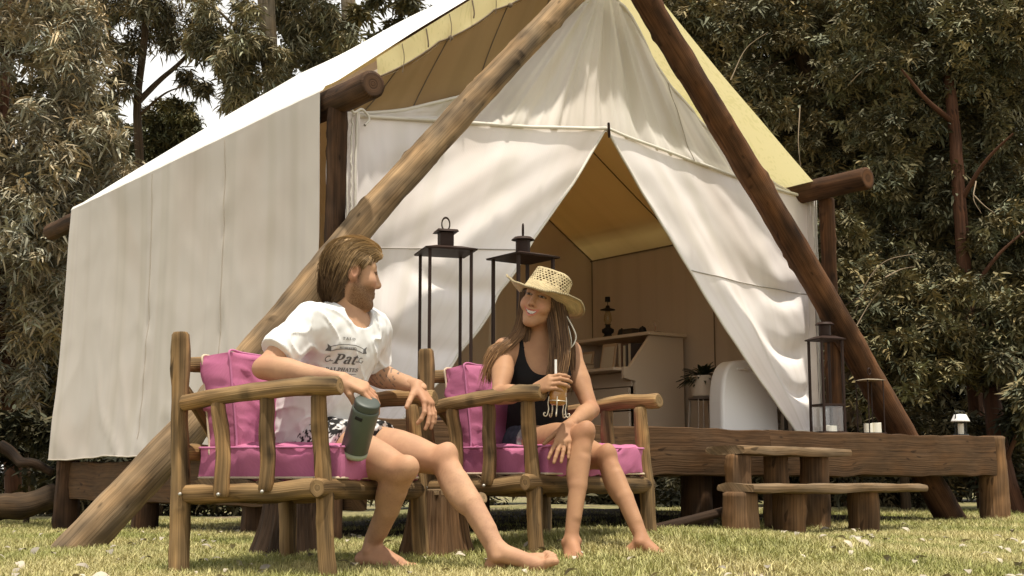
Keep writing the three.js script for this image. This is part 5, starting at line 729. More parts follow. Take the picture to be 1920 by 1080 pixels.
// head in its own frame: x to the figure's left, y up, z to the front; about 0.225 tall
function headShape(S, F, s, o = {}) {
  const E = (x, y, z, a, b, c, k = 0.02) => S.ell(F.p(x * s, y * s, z * s), [a * s, b * s, c * s], k * s, F.R), C = (x, y, z, X, Y, Z, a, b, k = 0.012) => S.cone(F.p(x * s, y * s, z * s), F.p(X * s, Y * s, Z * s), a * s, b * s, k * s), cut = (x, y, z, a, b, c, k = 0.008) => S.carve(F.p(x * s, y * s, z * s), [a * s, b * s, c * s], k * s, F.R);
  const j = o.jaw || 1;
  E(0, 0.038, -0.014, 0.073, 0.084, 0.092); E(0, 0.0, 0.018, 0.063, 0.085, 0.073, 0.03); E(0, -0.052, 0.028, 0.05 * j, 0.055, 0.058, 0.03);
  for (const g of [-1, 1]) { C(0.056 * g * j, -0.04, -0.006, 0.014 * g, -0.102, 0.066, 0.015, 0.014, 0.03); E(0.04 * g, -0.02, 0.058, 0.024, 0.02, 0.02, 0.03); if (o.smile) E(0.041 * g, -0.034, 0.066, 0.019, 0.016, 0.017, 0.02); }
  E(0, -0.1, 0.069, 0.02, 0.016, 0.017, 0.02);
  C(-0.036, 0.034, 0.066, 0.036, 0.034, 0.066, 0.013, 0.013, 0.02);
  for (const g of [-1, 1]) cut(0.031 * g, 0.014, 0.101, 0.019, 0.0125, 0.018, 0.014);
  C(0, 0.024, 0.084, 0, -0.02, 0.102, 0.008, 0.0115, 0.012); E(0, -0.026, 0.101, 0.013, 0.0105, 0.012, 0.008); for (const g of [-1, 1]) { E(0.0125 * g, -0.029, 0.091, 0.0075, 0.008, 0.009, 0.008); E(0.031 * g, 0.014, 0.0765, 0.0145, 0.0125, 0.0125, 0.002); C(0.018 * g, 0.0195, 0.0865, 0.043 * g, 0.0175, 0.079, 0.0045, 0.004, 0.005); }
  if (!o.smile) { C(-0.02, -0.06, 0.083, 0.02, -0.06, 0.083, 0.006, 0.006, 0.008); C(-0.019, -0.071, 0.082, 0.019, -0.071, 0.082, 0.007, 0.007, 0.008); S.carveCone(F.p(-0.022 * s, -0.065 * s, 0.093 * s), F.p(0.022 * s, -0.065 * s, 0.093 * s), 0.003 * s, 0.003 * s, 0.004); }
  else { for (const g of [-1, 1]) { C(0, -0.0545, 0.0885, 0.030 * g, -0.046, 0.074, 0.0052, 0.004, 0.006); C(0, -0.0765, 0.0855, 0.030 * g, -0.0495, 0.074, 0.006, 0.004, 0.006); } cut(0, -0.059, 0.093, 0.027, 0.0095, 0.014, 0.003); E(0, -0.058, 0.0765, 0.024, 0.0085, 0.0095, 0.001); }
  for (const g of [-1, 1]) { E(0.077 * g, 0.002, -0.012, 0.011, 0.033, 0.021, 0.006); E(0.069 * g, -0.023, -0.006, 0.008, 0.013, 0.011, 0.006); cut(0.0895 * g, 0.004, -0.007, 0.009, 0.019, 0.011, 0.003); }
}
function faceColor(F, s, skin, o) {
  return (x, y, z) => { const [X, Y, Z] = F.local(x, y, z).map(v => v / s), ax = Math.abs(X); let c = skin(x, y, z);
    const mix = (q, t) => { t = clamp(t, 0, 1); c = [lerp(c[0], q[0], t), lerp(c[1], q[1], t), lerp(c[2], q[2], t)]; };
    if (Z > 0.03) {
      mix([0.62, 0.27, 0.18], 0.35 * Math.exp(-(((ax - 0.042) / 0.02) ** 2 + ((Y + 0.025) / 0.018) ** 2)));
      const ey = Math.hypot((ax - 0.031) / 0.0142, (Y - 0.0145) / (o.squint || 0.0062)); 
      if (ey < 1.35 && Z > 0.07) mix(o.lash, 1.35 - ey > 0 ? 0.85 : 0); if (ey < 0.92 && Z > 0.07) { c = o.white || [0.36, 0.31, 0.27]; if (Math.hypot(ax - 0.031 + (X > 0 ? o.gaze || 0 : -(o.gaze || 0)), Y - 0.0145) < 0.0066) c = o.iris; }
      const by = 0.036 + 0.004 * Math.sin((ax - 0.012) / 0.036 * 3.14); if (ax > 0.012 && ax < 0.050) mix(o.brow, 0.95 * Math.exp(-(((Y - by) / 0.0052) ** 2)) * smooth(0.05, 0.04, ax));
      if (!o.smile) { const l = Math.exp(-((X / 0.023) ** 6) - (((Y + 0.0655) / 0.010) ** 4)); if (Z > 0.07) mix([0.40, 0.17, 0.12], 0.7 * l); if (Math.abs(Y + 0.065) < 0.0022 && ax < 0.022 && Z > 0.07) mix([0.13, 0.05, 0.04], 0.8); }
      else if (Z > 0.06 && ax < 0.037) { const top = -0.0535 + 0.0065 * (ax / 0.030) ** 2, bot = -0.0735 + 0.024 * (ax / 0.030) ** 2; if (Y < top + 0.0045 && Y > bot - 0.0055) mix([0.45, 0.14, 0.11], 0.75); if (Y < top - 0.002 && Y > bot + 0.003 && ax < 0.0285) c = ax < 0.0255 && Y > bot + 0.006 ? [0.55, 0.5, 0.44] : [0.14, 0.045, 0.035]; }
      if (ax < 0.008 + 0.005 && ax > 0.004 && Math.abs(Y + 0.035) < 0.0035 && Z > 0.088) mix([0.12, 0.05, 0.035], 0.7);
    }
    if (ax > 0.066 && Math.abs(Y) < 0.04 && Z < 0.015) mix([0.40, 0.15, 0.09], 0.4);
    if (o.beard) { const b = smooth(-0.022, -0.05, Y - 0.35 * Math.max(0, 0.03 - Z)) * smooth(-0.03, 0.0, Z) * smooth(-0.128, -0.116, Y) * (1 - Math.exp(-((ax / 0.02) ** 4 + ((Y + 0.066) / 0.0075) ** 4))) * (Z > 0.06 && Y > -0.045 ? smooth(0.012, 0.03, ax) * 0.5 + (Y < -0.04 ? 0.5 : 0) : 1), sb = smooth(0.03, -0.01, Y) * Math.exp(-(((Z - 0.012) / 0.014) ** 2)) * smooth(0.05, 0.06, ax) * (Y < 0.03 ? 1 : 0) * (Y > -0.06 ? 1 : 0); mix(o.beard, 0.95 * Math.max(b, sb) * (0.75 + 0.5 * noise(x * 420, y * 420, z * 420))); }
    return c; };
}
// hair: guides with width, followed by many fine tapered strands
function strand(pos, idx, col, pts, w, side, c) { const n = pts.length; for (let i = 0; i < n; i++) { const t = i / (n - 1), d = pts[Math.min(n - 1, i + 1)].clone().sub(pts[Math.max(0, i - 1)]).normalize(), sd = side.clone().cross(d).normalize(), ww = w * (i === n - 1 ? 0.15 : 1 - 0.4 * t), b = pos.length / 3, up = d.clone().cross(sd); for (const [a, e] of [[-1, 0], [0, 0.6], [1, 0]]) { const q = pts[i].clone().addScaledVector(sd, a * ww).addScaledVector(up, e * ww); pos.push(q.x, q.y, q.z); const k = lerp(c[3] || 0.8, c[4] || 1.1, t); col.push(c[0] * k, c[1] * k, c[2] * k); } if (i) idx.push(b - 3, b - 2, b, b - 2, b + 1, b, b - 2, b - 1, b + 1, b - 1, b + 2, b + 1); } }
const capNoise = (x, y, z, f) => noise(x * f, y * f, z * f);
const skinMat = new THREE.MeshPhysicalMaterial({ vertexColors: true, roughness: 0.62, specularIntensity: 0.45, sheen: 0.1, sheenRoughness: 0.5, sheenColor: new THREE.Color().setRGB(0.9, 0.6, 0.45) });
const hairMat = new THREE.MeshPhysicalMaterial({ vertexColors: true, roughness: 0.5, specularIntensity: 0.4, side: THREE.DoubleSide });
const clothMat = (o = {}) => new THREE.MeshPhysicalMaterial({ vertexColors: true, roughness: 0.92, specularIntensity: 0.3, ...o });
const body = (geos, t) => { const m = part('body', mergeGeometries(geos), skinMat, t, true); return m; };
// ---------------------------------------------------------------- the man in the left armchair
{
  seed(91);
  const J = { head: at(658, 517, 4.74), neck: at(650, 604, 4.77), chest: at(640, 655, 4.79), belly: at(596, 745, 4.83), pelvis: at(580, 812, 4.86),
    rs: at(584, 606, 4.63), re: at(496, 690, 4.50), rw: at(640, 712, 4.42), ls: at(698, 618, 4.92), le: at(694, 700, 5.03), lw: at(782, 724, 4.90),
    rh: at(600, 826, 4.76), rk: at(757, 880, 4.50), ra: at(700, 1022, 4.74), lh: at(640, 826, 4.92), lk: at(832, 862, 4.64), la: at(936, 1030, 4.46) };
  const t = thing('person', 'man in white printed t-shirt and patterned shorts sitting barefoot in the left log armchair', 'person', V3(J.pelvis.x, groundY(J.pelvis.x, J.pelvis.z), J.pelvis.z));
  const skin = (x, y, z) => { const n = 0.11 * noise(x * 14, y * 14, z * 14) + 0.07 * noise(x * 45, y * 45, z * 45) + 0.05 * noise(x * 130, y * 130, z * 130), r = smooth(0.16, 0.0, y) * 0.25; const kn = 0.22 * Math.exp(-((V3(x, y, z).distanceTo(J.rk) / 0.06) ** 2)) + 0.22 * Math.exp(-((V3(x, y, z).distanceTo(J.lk) / 0.06) ** 2)) + 0.25 * Math.exp(-((V3(x, y, z).distanceTo(J.re) / 0.05) ** 2)) + 0.2 * (Math.exp(-((V3(x, y, z).distanceTo(at(706, 738, 4.40)) / 0.07) ** 2)) + Math.exp(-((V3(x, y, z).distanceTo(at(804, 756, 4.865)) / 0.07) ** 2))), hr = y < 0.36 && y > 0.1 && noise(x * 260, y * 90, z * 260) > 0.25 ? 0.09 : 0; return [0.44 * (1 + n) * (1 - r * 0.3 - kn * 0.25 - hr), 0.252 * (1 + n * 1.2) * (1 - r * 0.6 - kn * 0.8 - hr), 0.152 * (1 + n) * (1 - r * 0.7 - kn - hr)]; };
  const F = frameOf(J.head, V3(0.93, -0.07, -0.36), V3(-0.10, 1, 0.04));
  const S = new Sdf();
  const trunk = (S, d) => { S.cone(J.pelvis, J.belly, 0.135 + d, 0.125 + d, 0.05).cone(J.belly, J.chest, 0.125 + d, 0.125 + d, 0.05).cone(J.rs.clone().lerp(J.chest, 0.32), J.ls.clone().lerp(J.chest, 0.32), 0.078 + d, 0.078 + d, 0.07).cone(J.rs, J.neck, 0.052 + d, 0.052 + d, 0.05).cone(J.ls, J.neck, 0.052 + d, 0.052 + d, 0.05); };
  trunk(S, 0);
  S.cone(J.neck, F.p(0, -0.055, -0.025), 0.058, 0.054, 0.03);
  arm(S, J.rs, J.re, J.rw, 1.04); arm(S, J.ls, J.le, J.lw, 1.04); leg(S, J.rh, J.rk, J.ra, 1.03); leg(S, J.lh, J.lk, J.la, 1.03);
  foot(S, J.ra, V3(0.86, -0.05, 0.5), V3(0.1, 1, 0.0), -1, 1.0, 0.2);
  foot(S, J.la, V3(0.83, 0.16, 0.45), V3(-0.25, 1, 0.45), 1, 1.1, 0.5);
  const H = new Sdf(); headShape(H, F, 1.02, {}); H.cone(F.p(0, -0.05, -0.02), J.neck, 0.054, 0.057, 0.03);
  const fc = faceColor(F, 1.02, skin, { lash: [0.09, 0.05, 0.03], iris: [0.06, 0.06, 0.05], brow: [0.13, 0.075, 0.035], beard: [0.085, 0.045, 0.02] });
  const Rh = new Sdf(); hand(Rh, J.rw, at(706, 738, 4.40).sub(J.rw), V3(0.15, 0.85, 0.45), 1, { curl: [0.5, 0.5, 0.52, 0.55], thumbOut: 0.35, thumbCurl: 0.5, s: 1.0 }); Rh.cone(J.rw, J.rw.clone().lerp(J.re, 0.12), 0.026, 0.027, 0.015);
  const Lh = new Sdf(); hand(Lh, J.lw, at(800, 752, 4.865).sub(J.lw), V3(0.72, 0.55, 0.3), 1, { curl: [0.55, 0.42, 0.36, 0.3], spread: 0.12, thumbOut: 0.75, thumbCurl: 0.15, s: 1.03 }); Lh.cone(J.lw, J.lw.clone().lerp(J.le, 0.12), 0.026, 0.027, 0.015);
  const tattoo = (x, y, z) => { const d = V3(x, y, z), a = J.le.clone().lerp(J.lw, 0.42), e = J.lw.clone().sub(J.le).normalize(), q = d.sub(a), l = q.dot(e), w = q.clone().addScaledVector(e, -l); let c = skin(x, y, z); const f = w.length() < 0.06 && Math.abs(Math.sin((l * 1.2 + w.y * 1.6) * 90)) < 0.3 && Math.abs(l) < 0.055 && noise(l * 60, w.y * 60, 3) > -0.15 && w.z > -0.01; return f ? [0.12, 0.10, 0.085] : c; };
  body([surface(S, 0.0042, tattoo), surface(H, 0.0026, fc), surface(Rh, 0.0024, skin), surface(Lh, 0.0024, skin)], t);
  // t-shirt: the trunk and upper arms, wider, cut at neck, cuffs and hem
  const TS = new Sdf(); trunk(TS, 0.009); TS.cone(J.belly, J.pelvis.clone().add(V3(-0.01, -0.02, 0)), 0.143, 0.168, 0.05);
  const rc = J.rs.clone().lerp(J.re, 0.66), lc = J.ls.clone().lerp(J.le, 0.62);
  TS.cone(J.rs.clone().add(V3(0, 0.004, 0)), J.rs.clone().lerp(J.re, 0.75), 0.060, 0.074, 0.03).cone(J.ls, J.ls.clone().lerp(J.le, 0.75), 0.060, 0.072, 0.03);
  const rd = J.re.clone().sub(J.rs).normalize(), ld = J.le.clone().sub(J.ls).normalize(), front = V3(0.707, 0.12, 0.70).normalize();
  const neckC = J.neck.clone().add(V3(0.0, 0.045, 0.0)), nA = neckC.clone().addScaledVector(front, -0.02), nB = neckC.clone().addScaledVector(front, 0.085).add(V3(0, -0.02, 0));
  const tx = (x, y, z) => { const p = V3(x, y, z).sub(J.chest); return [p.dot(V3(0.707, 0, -0.707)), p.y, p.dot(front)]; };
  TS.post = (x, y, z, d) => {
    const [X, Y] = tx(x, y, z);
    d += 0.005 * noise(X * 9 + Y * 5, Y * 7 - X * 3, z * 4) + 0.004 * noise(X * 22 - Y * 16, Y * 10, z * 8) * smooth(0.1, -0.15, Y) + 0.0035 * noise(x * 38, y * 26, z * 38) - 0.008 * Math.pow(Math.max(0, 1 - Math.abs(noise(X * 6 + Y * 9, Y * 3 - X * 5, z * 3 + 7)) * 6), 2) - 0.006 * Math.pow(Math.max(0, 1 - Math.abs(noise(X * 15 - Y * 8, Y * 6, z * 9 + 2)) * 4.5), 2) * smooth(0.05, -0.2, Y);
    const dr = (x - J.rs.x) * rd.x + (y - J.rs.y) * rd.y + (z - J.rs.z) * rd.z, near = Math.hypot(x - rc.x, y - rc.y, z - rc.z) < 0.15; if (near) d = Math.max(d, dr - 0.185);
    const dl = (x - J.ls.x) * ld.x + (y - J.ls.y) * ld.y + (z - J.ls.z) * ld.z; if (Math.hypot(x - lc.x, y - lc.y, z - lc.z) < 0.13 && z < J.chest.z - 0.08) d = Math.max(d, dl - 0.155);
    d = Math.max(d, 0.455 + 0.018 * noise(x * 9, z * 9) - y - 0.25 * Math.max(0, -0.72 - x) * 0);
    const q = V3(x, y, z).sub(nA), ab = nB.clone().sub(nA), h = clamp(q.dot(ab) / ab.lengthSq(), 0, 1), nd = q.addScaledVector(ab, -h).length() - lerp(0.082, 0.066, h);
    return Math.max(d, -nd);
  };
  const shirt = part('t_shirt', surface(TS, 0.0048, (x, y, z) => { const k = 1 + 0.02 * noise(x * 40, y * 40, z * 40); return [0.69 * k, 0.68 * k, 0.665 * k]; }, 0.06), clothMat(), t, true);
  // the print on the chest, laid onto the cloth
  const cv = document.createElement('canvas'); cv.width = 512; cv.height = 512; const g = cv.getContext('2d');
  g.fillStyle = '#000'; g.fillRect(0, 0, 512, 512); g.fillStyle = g.strokeStyle = '#fff'; g.textAlign = 'center';
  g.font = 'bold 40px serif'; g.fillText('T A L O', 256, 62);
  g.lineWidth = 7; g.beginPath(); g.moveTo(60, 150); g.quadraticCurveTo(256, 80, 452, 150); g.lineTo(446, 200); g.quadraticCurveTo(256, 132, 66, 200); g.closePath(); g.stroke();
  for (const s of [-1, 1]) { g.beginPath(); g.moveTo(256 + s * 196, 150); g.lineTo(256 + s * 238, 120); g.lineTo(256 + s * 226, 160); g.lineTo(256 + s * 244, 196); g.lineTo(256 + s * 188, 204); g.closePath(); g.fill(); }
  g.font = 'bold 30px serif'; g.fillText('AUTHENTICA', 256, 166);
  g.font = 'italic bold 150px serif'; g.fillText('Pat', 256, 330);
  g.lineWidth = 8; for (const s of [-1, 1]) { g.beginPath(); g.arc(256 + s * 178, 282, 28, 0, 5.2); g.stroke(); g.beginPath(); g.moveTo(256 + s * 150, 300); g.lineTo(256 + s * 120, 300); g.stroke(); }
  g.font = 'bold 56px serif'; g.fillText('RALPHATES', 256, 412); g.lineWidth = 5; g.beginPath(); g.moveTo(90, 440); g.lineTo(422, 440); g.moveTo(110, 490); g.lineTo(402, 490); g.stroke(); g.font = 'bold 26px serif'; g.fillText('SAN PATRICIO', 256, 476);
  const al = new THREE.CanvasTexture(cv); al.wrapS = al.wrapT = THREE.ClampToEdgeWrapping;
  const pc = at(660, 668, 4.62), pdir = V3(0.55, 0.0, 0.83).normalize(), px = V3(0.83, -0.02, -0.55).normalize(), py = V3(0.05, 1, 0.0);
  const cast = (s, tt) => { const o = pc.clone().addScaledVector(px, (s - 0.5) * 0.172).addScaledVector(py, (tt - 0.5) * 0.16).addScaledVector(pdir, 0.12); for (let i = 0; i < 60; i++) { const d = TS.at(o.x, o.y, o.z) - 0.0022; o.addScaledVector(pdir, -Math.max(-0.01, d * 0.6)); if (Math.abs(d) < 0.0003) break; } return o; };
  part('shirt_print', sheet(36, 32, cast), new THREE.MeshStandardMaterial({ color: new THREE.Color().setRGB(0.10, 0.095, 0.09), roughness: 0.9, alphaMap: al, transparent: true, side: THREE.DoubleSide }), shirt, true);
  // shorts
  const SH = new Sdf(); SH.cone(J.pelvis.clone().add(V3(0, -0.02, 0)), J.pelvis.clone().add(V3(0, 0.05, 0)), 0.15, 0.14, 0.05).cone(J.rh, J.rh.clone().lerp(J.rk, 0.8), 0.098, 0.104, 0.05).cone(J.lh, J.lh.clone().lerp(J.lk, 0.8), 0.096, 0.1, 0.05);
  const kd = J.rk.clone().sub(J.rh).normalize(), kd2 = J.lk.clone().sub(J.lh).normalize(), mid = J.rh.clone().lerp(J.lh, 0.5), nrm = J.lh.clone().sub(J.rh).normalize();
  SH.post = (x, y, z, d) => { const p = V3(x, y, z), right = p.clone().sub(mid).dot(nrm) < 0; d += 0.006 * noise(x * 18, y * 18, z * 18) + 0.003 * noise(x * 44, y * 44, z * 44); const l = right ? p.sub(J.rh).dot(kd) - 0.155 : p.sub(J.lh).dot(kd2) - 0.19; return Math.max(d, l + 0.008 * noise(x * 20, z * 20)); };
  part('shorts', surface(SH, 0.0045, (x, y, z) => { const n = noise(x * 48, y * 48, z * 48) + 0.6 * noise(x * 110, y * 110, z * 110), v = n > 0.12 ? 0.62 : 0.022; return [v, v * 0.97, v * 0.95]; }, 0.05), clothMat(), t, true);
  part('necklace', tube([F.p(0.045, -0.10, -0.06), F.p(0.075, -0.135, -0.01), nB.clone().add(V3(-0.01, -0.01, 0.01)).lerp(F.p(0.08, -0.15, 0.02), 0.5), F.p(0.03, -0.175, 0.06)].map((p, i) => i === 1 ? p : p), 0.003), new THREE.MeshStandardMaterial({ color: new THREE.Color().setRGB(0.05, 0.025, 0.015), roughness: 0.8 }), t, true);
  // hair: base mass and strands combed back from the forehead
  const HS = new Sdf(), e = (x, y, z, a, b, c, k = 0.025) => HS.ell(F.p(x, y, z), [a, b, c], k, F.R);
  e(0, 0.047, -0.014, 0.086, 0.090, 0.094); e(0, 0.105, 0.03, 0.066, 0.036, 0.062); e(0, -0.015, -0.052, 0.074, 0.080, 0.050, 0.04); e(0, -0.062, -0.066, 0.056, 0.042, 0.036, 0.03); e(0, 0.085, 0.078, 0.056, 0.026, 0.03, 0.02);
  for (const s of [-1, 1]) { HS.ell(F.p(0.066 * s, 0.035, 0.022), [0.018, 0.03, 0.02], 0.02, F.R); HS.carve(F.p(0.088 * s, -0.004, 0.004), [0.034, 0.036, 0.030], 0.010, F.R); HS.carve(F.p(0.075 * s, -0.005, 0.055), [0.04, 0.05, 0.036], 0.012, F.R); HS.carve(F.p(0.075 * s, -0.062, 0.012), [0.05, 0.05, 0.055], 0.012, F.R); }
  HS.carve(F.p(0, 0.012, 0.11), [0.085, 0.062, 0.062], 0.014, F.R);
  HS.post = (x, y, z, d) => { const [X, Y, Z] = F.local(x, y, z), a = Math.atan2(X, Y - 0.02); return d + 0.004 * noise(a * 6, Z * 5, 4) + 0.002 * noise(a * 20, Z * 7 + Y * 5, 8); };
  const tone = (X, Y, Z, n) => { const up = smooth(-0.01, 0.125, Y + 0.25 * Z), k = 0.75 + 0.7 * n; return [lerp(0.075, 0.40, up) * k, lerp(0.043, 0.262, up) * k, lerp(0.021, 0.125, up) * k]; };
  const hair = surface(HS, 0.004, (x, y, z) => { const [X, Y, Z] = F.local(x, y, z), a = Math.atan2(X, Y - 0.02); return tone(X, Y, Z, 0.15 + 0.6 * noise(a * 26, Z * 7, 5)); }, 0.03);
  const sp = [], si = [], sc = []; const hp = hair.attributes.position;
  for (let q = 0; q < 2600; q++) {
    const i = Math.floor(rnd() * hp.count), p = V3(hp.getX(i), hp.getY(i), hp.getZ(i)); let [X, Y, Z] = F.local(p.x, p.y, p.z); const pts = [], n = 10, L = rr(0.08, 0.15); let cur = p.clone(); const out0 = rnd() < 0.03 ? rr(0.003, 0.006) : rr(0.0003, 0.003);
    for (let j = 0; j < n; j++) { const gr = V3(HS.at(cur.x + 0.002, cur.y, cur.z) - HS.at(cur.x - 0.002, cur.y, cur.z), HS.at(cur.x, cur.y + 0.002, cur.z) - HS.at(cur.x, cur.y - 0.002, cur.z), HS.at(cur.x, cur.y, cur.z + 0.002) - HS.at(cur.x, cur.y, cur.z - 0.002)).normalize(); const d = HS.at(cur.x, cur.y, cur.z); cur.addScaledVector(gr, clamp(out0 * (1 + j * 0.3) - d, -0.01, 0.01)); pts.push(cur.clone()); [X, Y, Z] = F.local(cur.x, cur.y, cur.z); let fl = F.z.clone().multiplyScalar(-1).addScaledVector(F.y, -0.3 - smooth(0.12, 0.0, Y) * 1.6 - smooth(0.03, -0.07, Z) * 1.8); fl.addScaledVector(F.x, 0.10 * noise(q * 0.37, j * 0.2)); fl.addScaledVector(gr, -fl.dot(gr)).normalize(); cur.addScaledVector(fl, L / n); }
    const c = tone(X, Math.max(Y, F.local(p.x, p.y, p.z)[1] * 0.7), Z, rr(0.0, 1.0)); strand(sp, si, sc, pts, rr(0.0007, 0.0017), F.x.clone().multiplyScalar(0.3).add(pts[0].clone().sub(J.head)).normalize(), [...c, 0.85, 1.15]);
  }
  part('hair', mergeGeometries([hair, geoOf(sp, si, null, sc)]), hairMat, t, true);
}
// the bottle that he holds by its neck
{
  const a = at(662, 852, 4.46), b = at(690, 752, 4.36), ax = b.clone().sub(a), L = ax.length(), k = L * 1.0;
  const t = thing('bottle', 'dark green insulated bottle hanging from the seated man\'s right hand', 'bottle', a); t.quaternion.setFromUnitVectors(V3(0, 1, 0), ax.normalize());
  const gm = new THREE.MeshPhysicalMaterial({ color: new THREE.Color().setRGB(0.075, 0.09, 0.07), roughness: 0.45, bumpMap: canvasBump, bumpScale: 0.0006 }), lt = new THREE.MeshPhysicalMaterial({ color: new THREE.Color().setRGB(0.26, 0.27, 0.17), roughness: 0.5 });
  part('base_band', new THREE.LatheGeometry([[0.001, 0], [0.036, 0], [0.0395, 0.005], [0.0395, 0.022], [0.001, 0.022]].map(q => new THREE.Vector2(q[0] * 1.2, q[1])), 36), lt, t);
  part('flask', new THREE.LatheGeometry([[0.001, 0.0225], [0.039, 0.0225], [0.039, k * 0.82], [0.038, k * 0.86], [0.0355, k * 0.873], [0.001, k * 0.873]].map(q => new THREE.Vector2(q[0] * 1.2, q[1])), 36), gm, t);
  part('lid', new THREE.LatheGeometry([[0.001, k * 0.875], [0.0355, k * 0.875], [0.0365, k * 0.885], [0.0365, k * 0.975], [0.033, k * 1.0], [0.02, k * 1.006], [0.001, k * 1.008]].map(q => new THREE.Vector2(q[0] * 1.2, q[1])), 36), new THREE.MeshPhysicalMaterial({ color: new THREE.Color().setRGB(0.05, 0.06, 0.048), roughness: 0.5 }), t);
  part('badge', boxGeo(0.026, 0.012, 0.004, 0, k * 0.76, 0.0465, 0.001).rotateY(-0.25), M.black, t);
}
// ---------------------------------------------------------------- the woman in the right armchair
{
  seed(97);
  const J = { head: at(1015, 568, 5.22), neck: at(1012, 650, 5.27), chest: at(1010, 705, 5.29), belly: at(1008, 775, 5.33), pelvis: at(1008, 828, 5.37),
    rs: at(948, 655, 5.22), re: at(936, 742, 5.05), rw: at(1003, 732, 4.93), ls: at(1068, 660, 5.33), le: at(1108, 768, 5.19), lw: at(1066, 798, 4.97),
    rh: at(985, 838, 5.30), rk: at(1094, 815, 4.93), ra: at(1072, 1010, 4.83), lh: at(1030, 838, 5.44), lk: at(1137, 858, 5.04), la: at(1206, 1012, 4.87) };
  const t = thing('person', 'smiling woman in straw hat and black tank top sitting barefoot in the right log armchair', 'person', V3(J.pelvis.x, groundY(J.pelvis.x, J.pelvis.z), J.pelvis.z));
  const skin = (x, y, z) => { const n = 0.10 * noise(x * 14, y * 14, z * 14) + 0.06 * noise(x * 45, y * 45, z * 45) + 0.04 * noise(x * 130, y * 130, z * 130), p = V3(x, y, z), kn = 0.2 * (Math.exp(-((p.distanceTo(J.rk) / 0.055) ** 2)) + Math.exp(-((p.distanceTo(J.lk) / 0.055) ** 2)) + Math.exp(-((p.distanceTo(J.le) / 0.05) ** 2))) + 0.14 * smooth(0.2, 0.05, y); return [0.37 * (1 + n) * (1 - kn * 0.35), 0.198 * (1 + n * 1.2) * (1 - kn), 0.108 * (1 + n) * (1 - kn)]; };
  const F = frameOf(J.head, V3(-0.36, 0.10, 0.93), V3(0.33, 1, -0.06));
  const S = new Sdf();
  const trunk = (S, d) => { S.cone(J.pelvis, J.belly, 0.125 + d, 0.098 + d, 0.06).cone(J.belly, J.chest, 0.098 + d, 0.102 + d, 0.05).cone(J.rs.clone().lerp(J.chest, 0.4), J.ls.clone().lerp(J.chest, 0.4), 0.058 + d, 0.058 + d, 0.06); const f = V3(0.1, 0, 1).normalize(); for (const s of [-1, 1]) S.ell(J.chest.clone().add(V3(0.058 * s, -0.015, 0.065)), [0.052 + d, 0.05 + d, 0.05 + d], 0.04); };
  trunk(S, 0); S.cone(J.rs, J.neck, 0.04, 0.042, 0.05).cone(J.ls, J.neck, 0.04, 0.042, 0.05).cone(J.neck, F.p(0, -0.05, -0.02), 0.044, 0.043, 0.03);
  arm(S, J.rs, J.re, J.rw, 0.83); arm(S, J.ls, J.le, J.lw, 0.85); leg(S, J.rh, J.rk, J.ra, 0.90); leg(S, J.lh, J.lk, J.la, 0.90);
  foot(S, J.ra, V3(0.05, -0.22, 1), V3(0, 1, 0.25), -1, 0.88, 0.2);
  foot(S, J.la, V3(0.85, -0.16, 0.5), V3(0.15, 1, 0.05), 1, 0.9, 0.2);
  const hs = 0.92;
  const HF = frameOf(F.p(0.0, 0.018, -0.002), V3(-0.36, 0.34, 0.90), V3(0.50, 1, -0.16)), rc = 0.094;
  const H = new Sdf(); H.post = (x, y, z, d) => Math.max(d, HF.local(x, y, z)[1] - 0.035); headShape(H, F, hs, { smile: true, jaw: 0.9 }); H.cone(F.p(0, -0.05, -0.02), J.neck, 0.043, 0.044, 0.03);
  const fc = faceColor(F, hs, skin, { smile: true, squint: 0.0042, lash: [0.05, 0.028, 0.018], iris: [0.035, 0.022, 0.014], white: [0.22, 0.18, 0.155], brow: [0.08, 0.045, 0.024] });
  const cup = at(1046, 742, 4.90);
  const Rh = new Sdf(); hand(Rh, J.rw, at(1034, 716, 4.87).sub(J.rw), V3(-0.15, 0.45, 0.88), -1, { curl: [0.55, 0.6, 0.62, 0.66], spread: 0.05, thumbOut: 0.5, thumbCurl: 0.4, s: 0.9 }); Rh.cone(J.rw, J.rw.clone().lerp(J.re, 0.12), 0.021, 0.022, 0.012);
  const Lh = new Sdf(); hand(Lh, J.lw, at(1052, 842, 4.90).sub(J.lw), V3(-0.05, 0.35, 0.93), 1, { curl: [0.16, 0.14, 0.14, 0.16], spread: 0.10, thumbOut: 0.75, thumbCurl: 0.1, s: 0.92 }); Lh.cone(J.lw, J.lw.clone().lerp(J.le, 0.12), 0.022, 0.023, 0.012);
  body([surface(S, 0.0042, skin), surface(H, 0.0023, fc), surface(Rh, 0.0023, skin), surface(Lh, 0.0023, skin)], t);
  // tank top
  const TS = new Sdf(); trunk(TS, 0.012); TS.cone(J.rs.clone().lerp(J.neck, 0.45), J.chest.clone().add(V3(-0.06, 0, 0.03)), 0.048, 0.06, 0.03).cone(J.ls.clone().lerp(J.neck, 0.45), J.chest.clone().add(V3(0.06, 0, 0.03)), 0.048, 0.06, 0.03);
  const nk = J.neck.clone().add(V3(0.0, 0.01, 0.03)), low = at(1020, 700, 5.10);
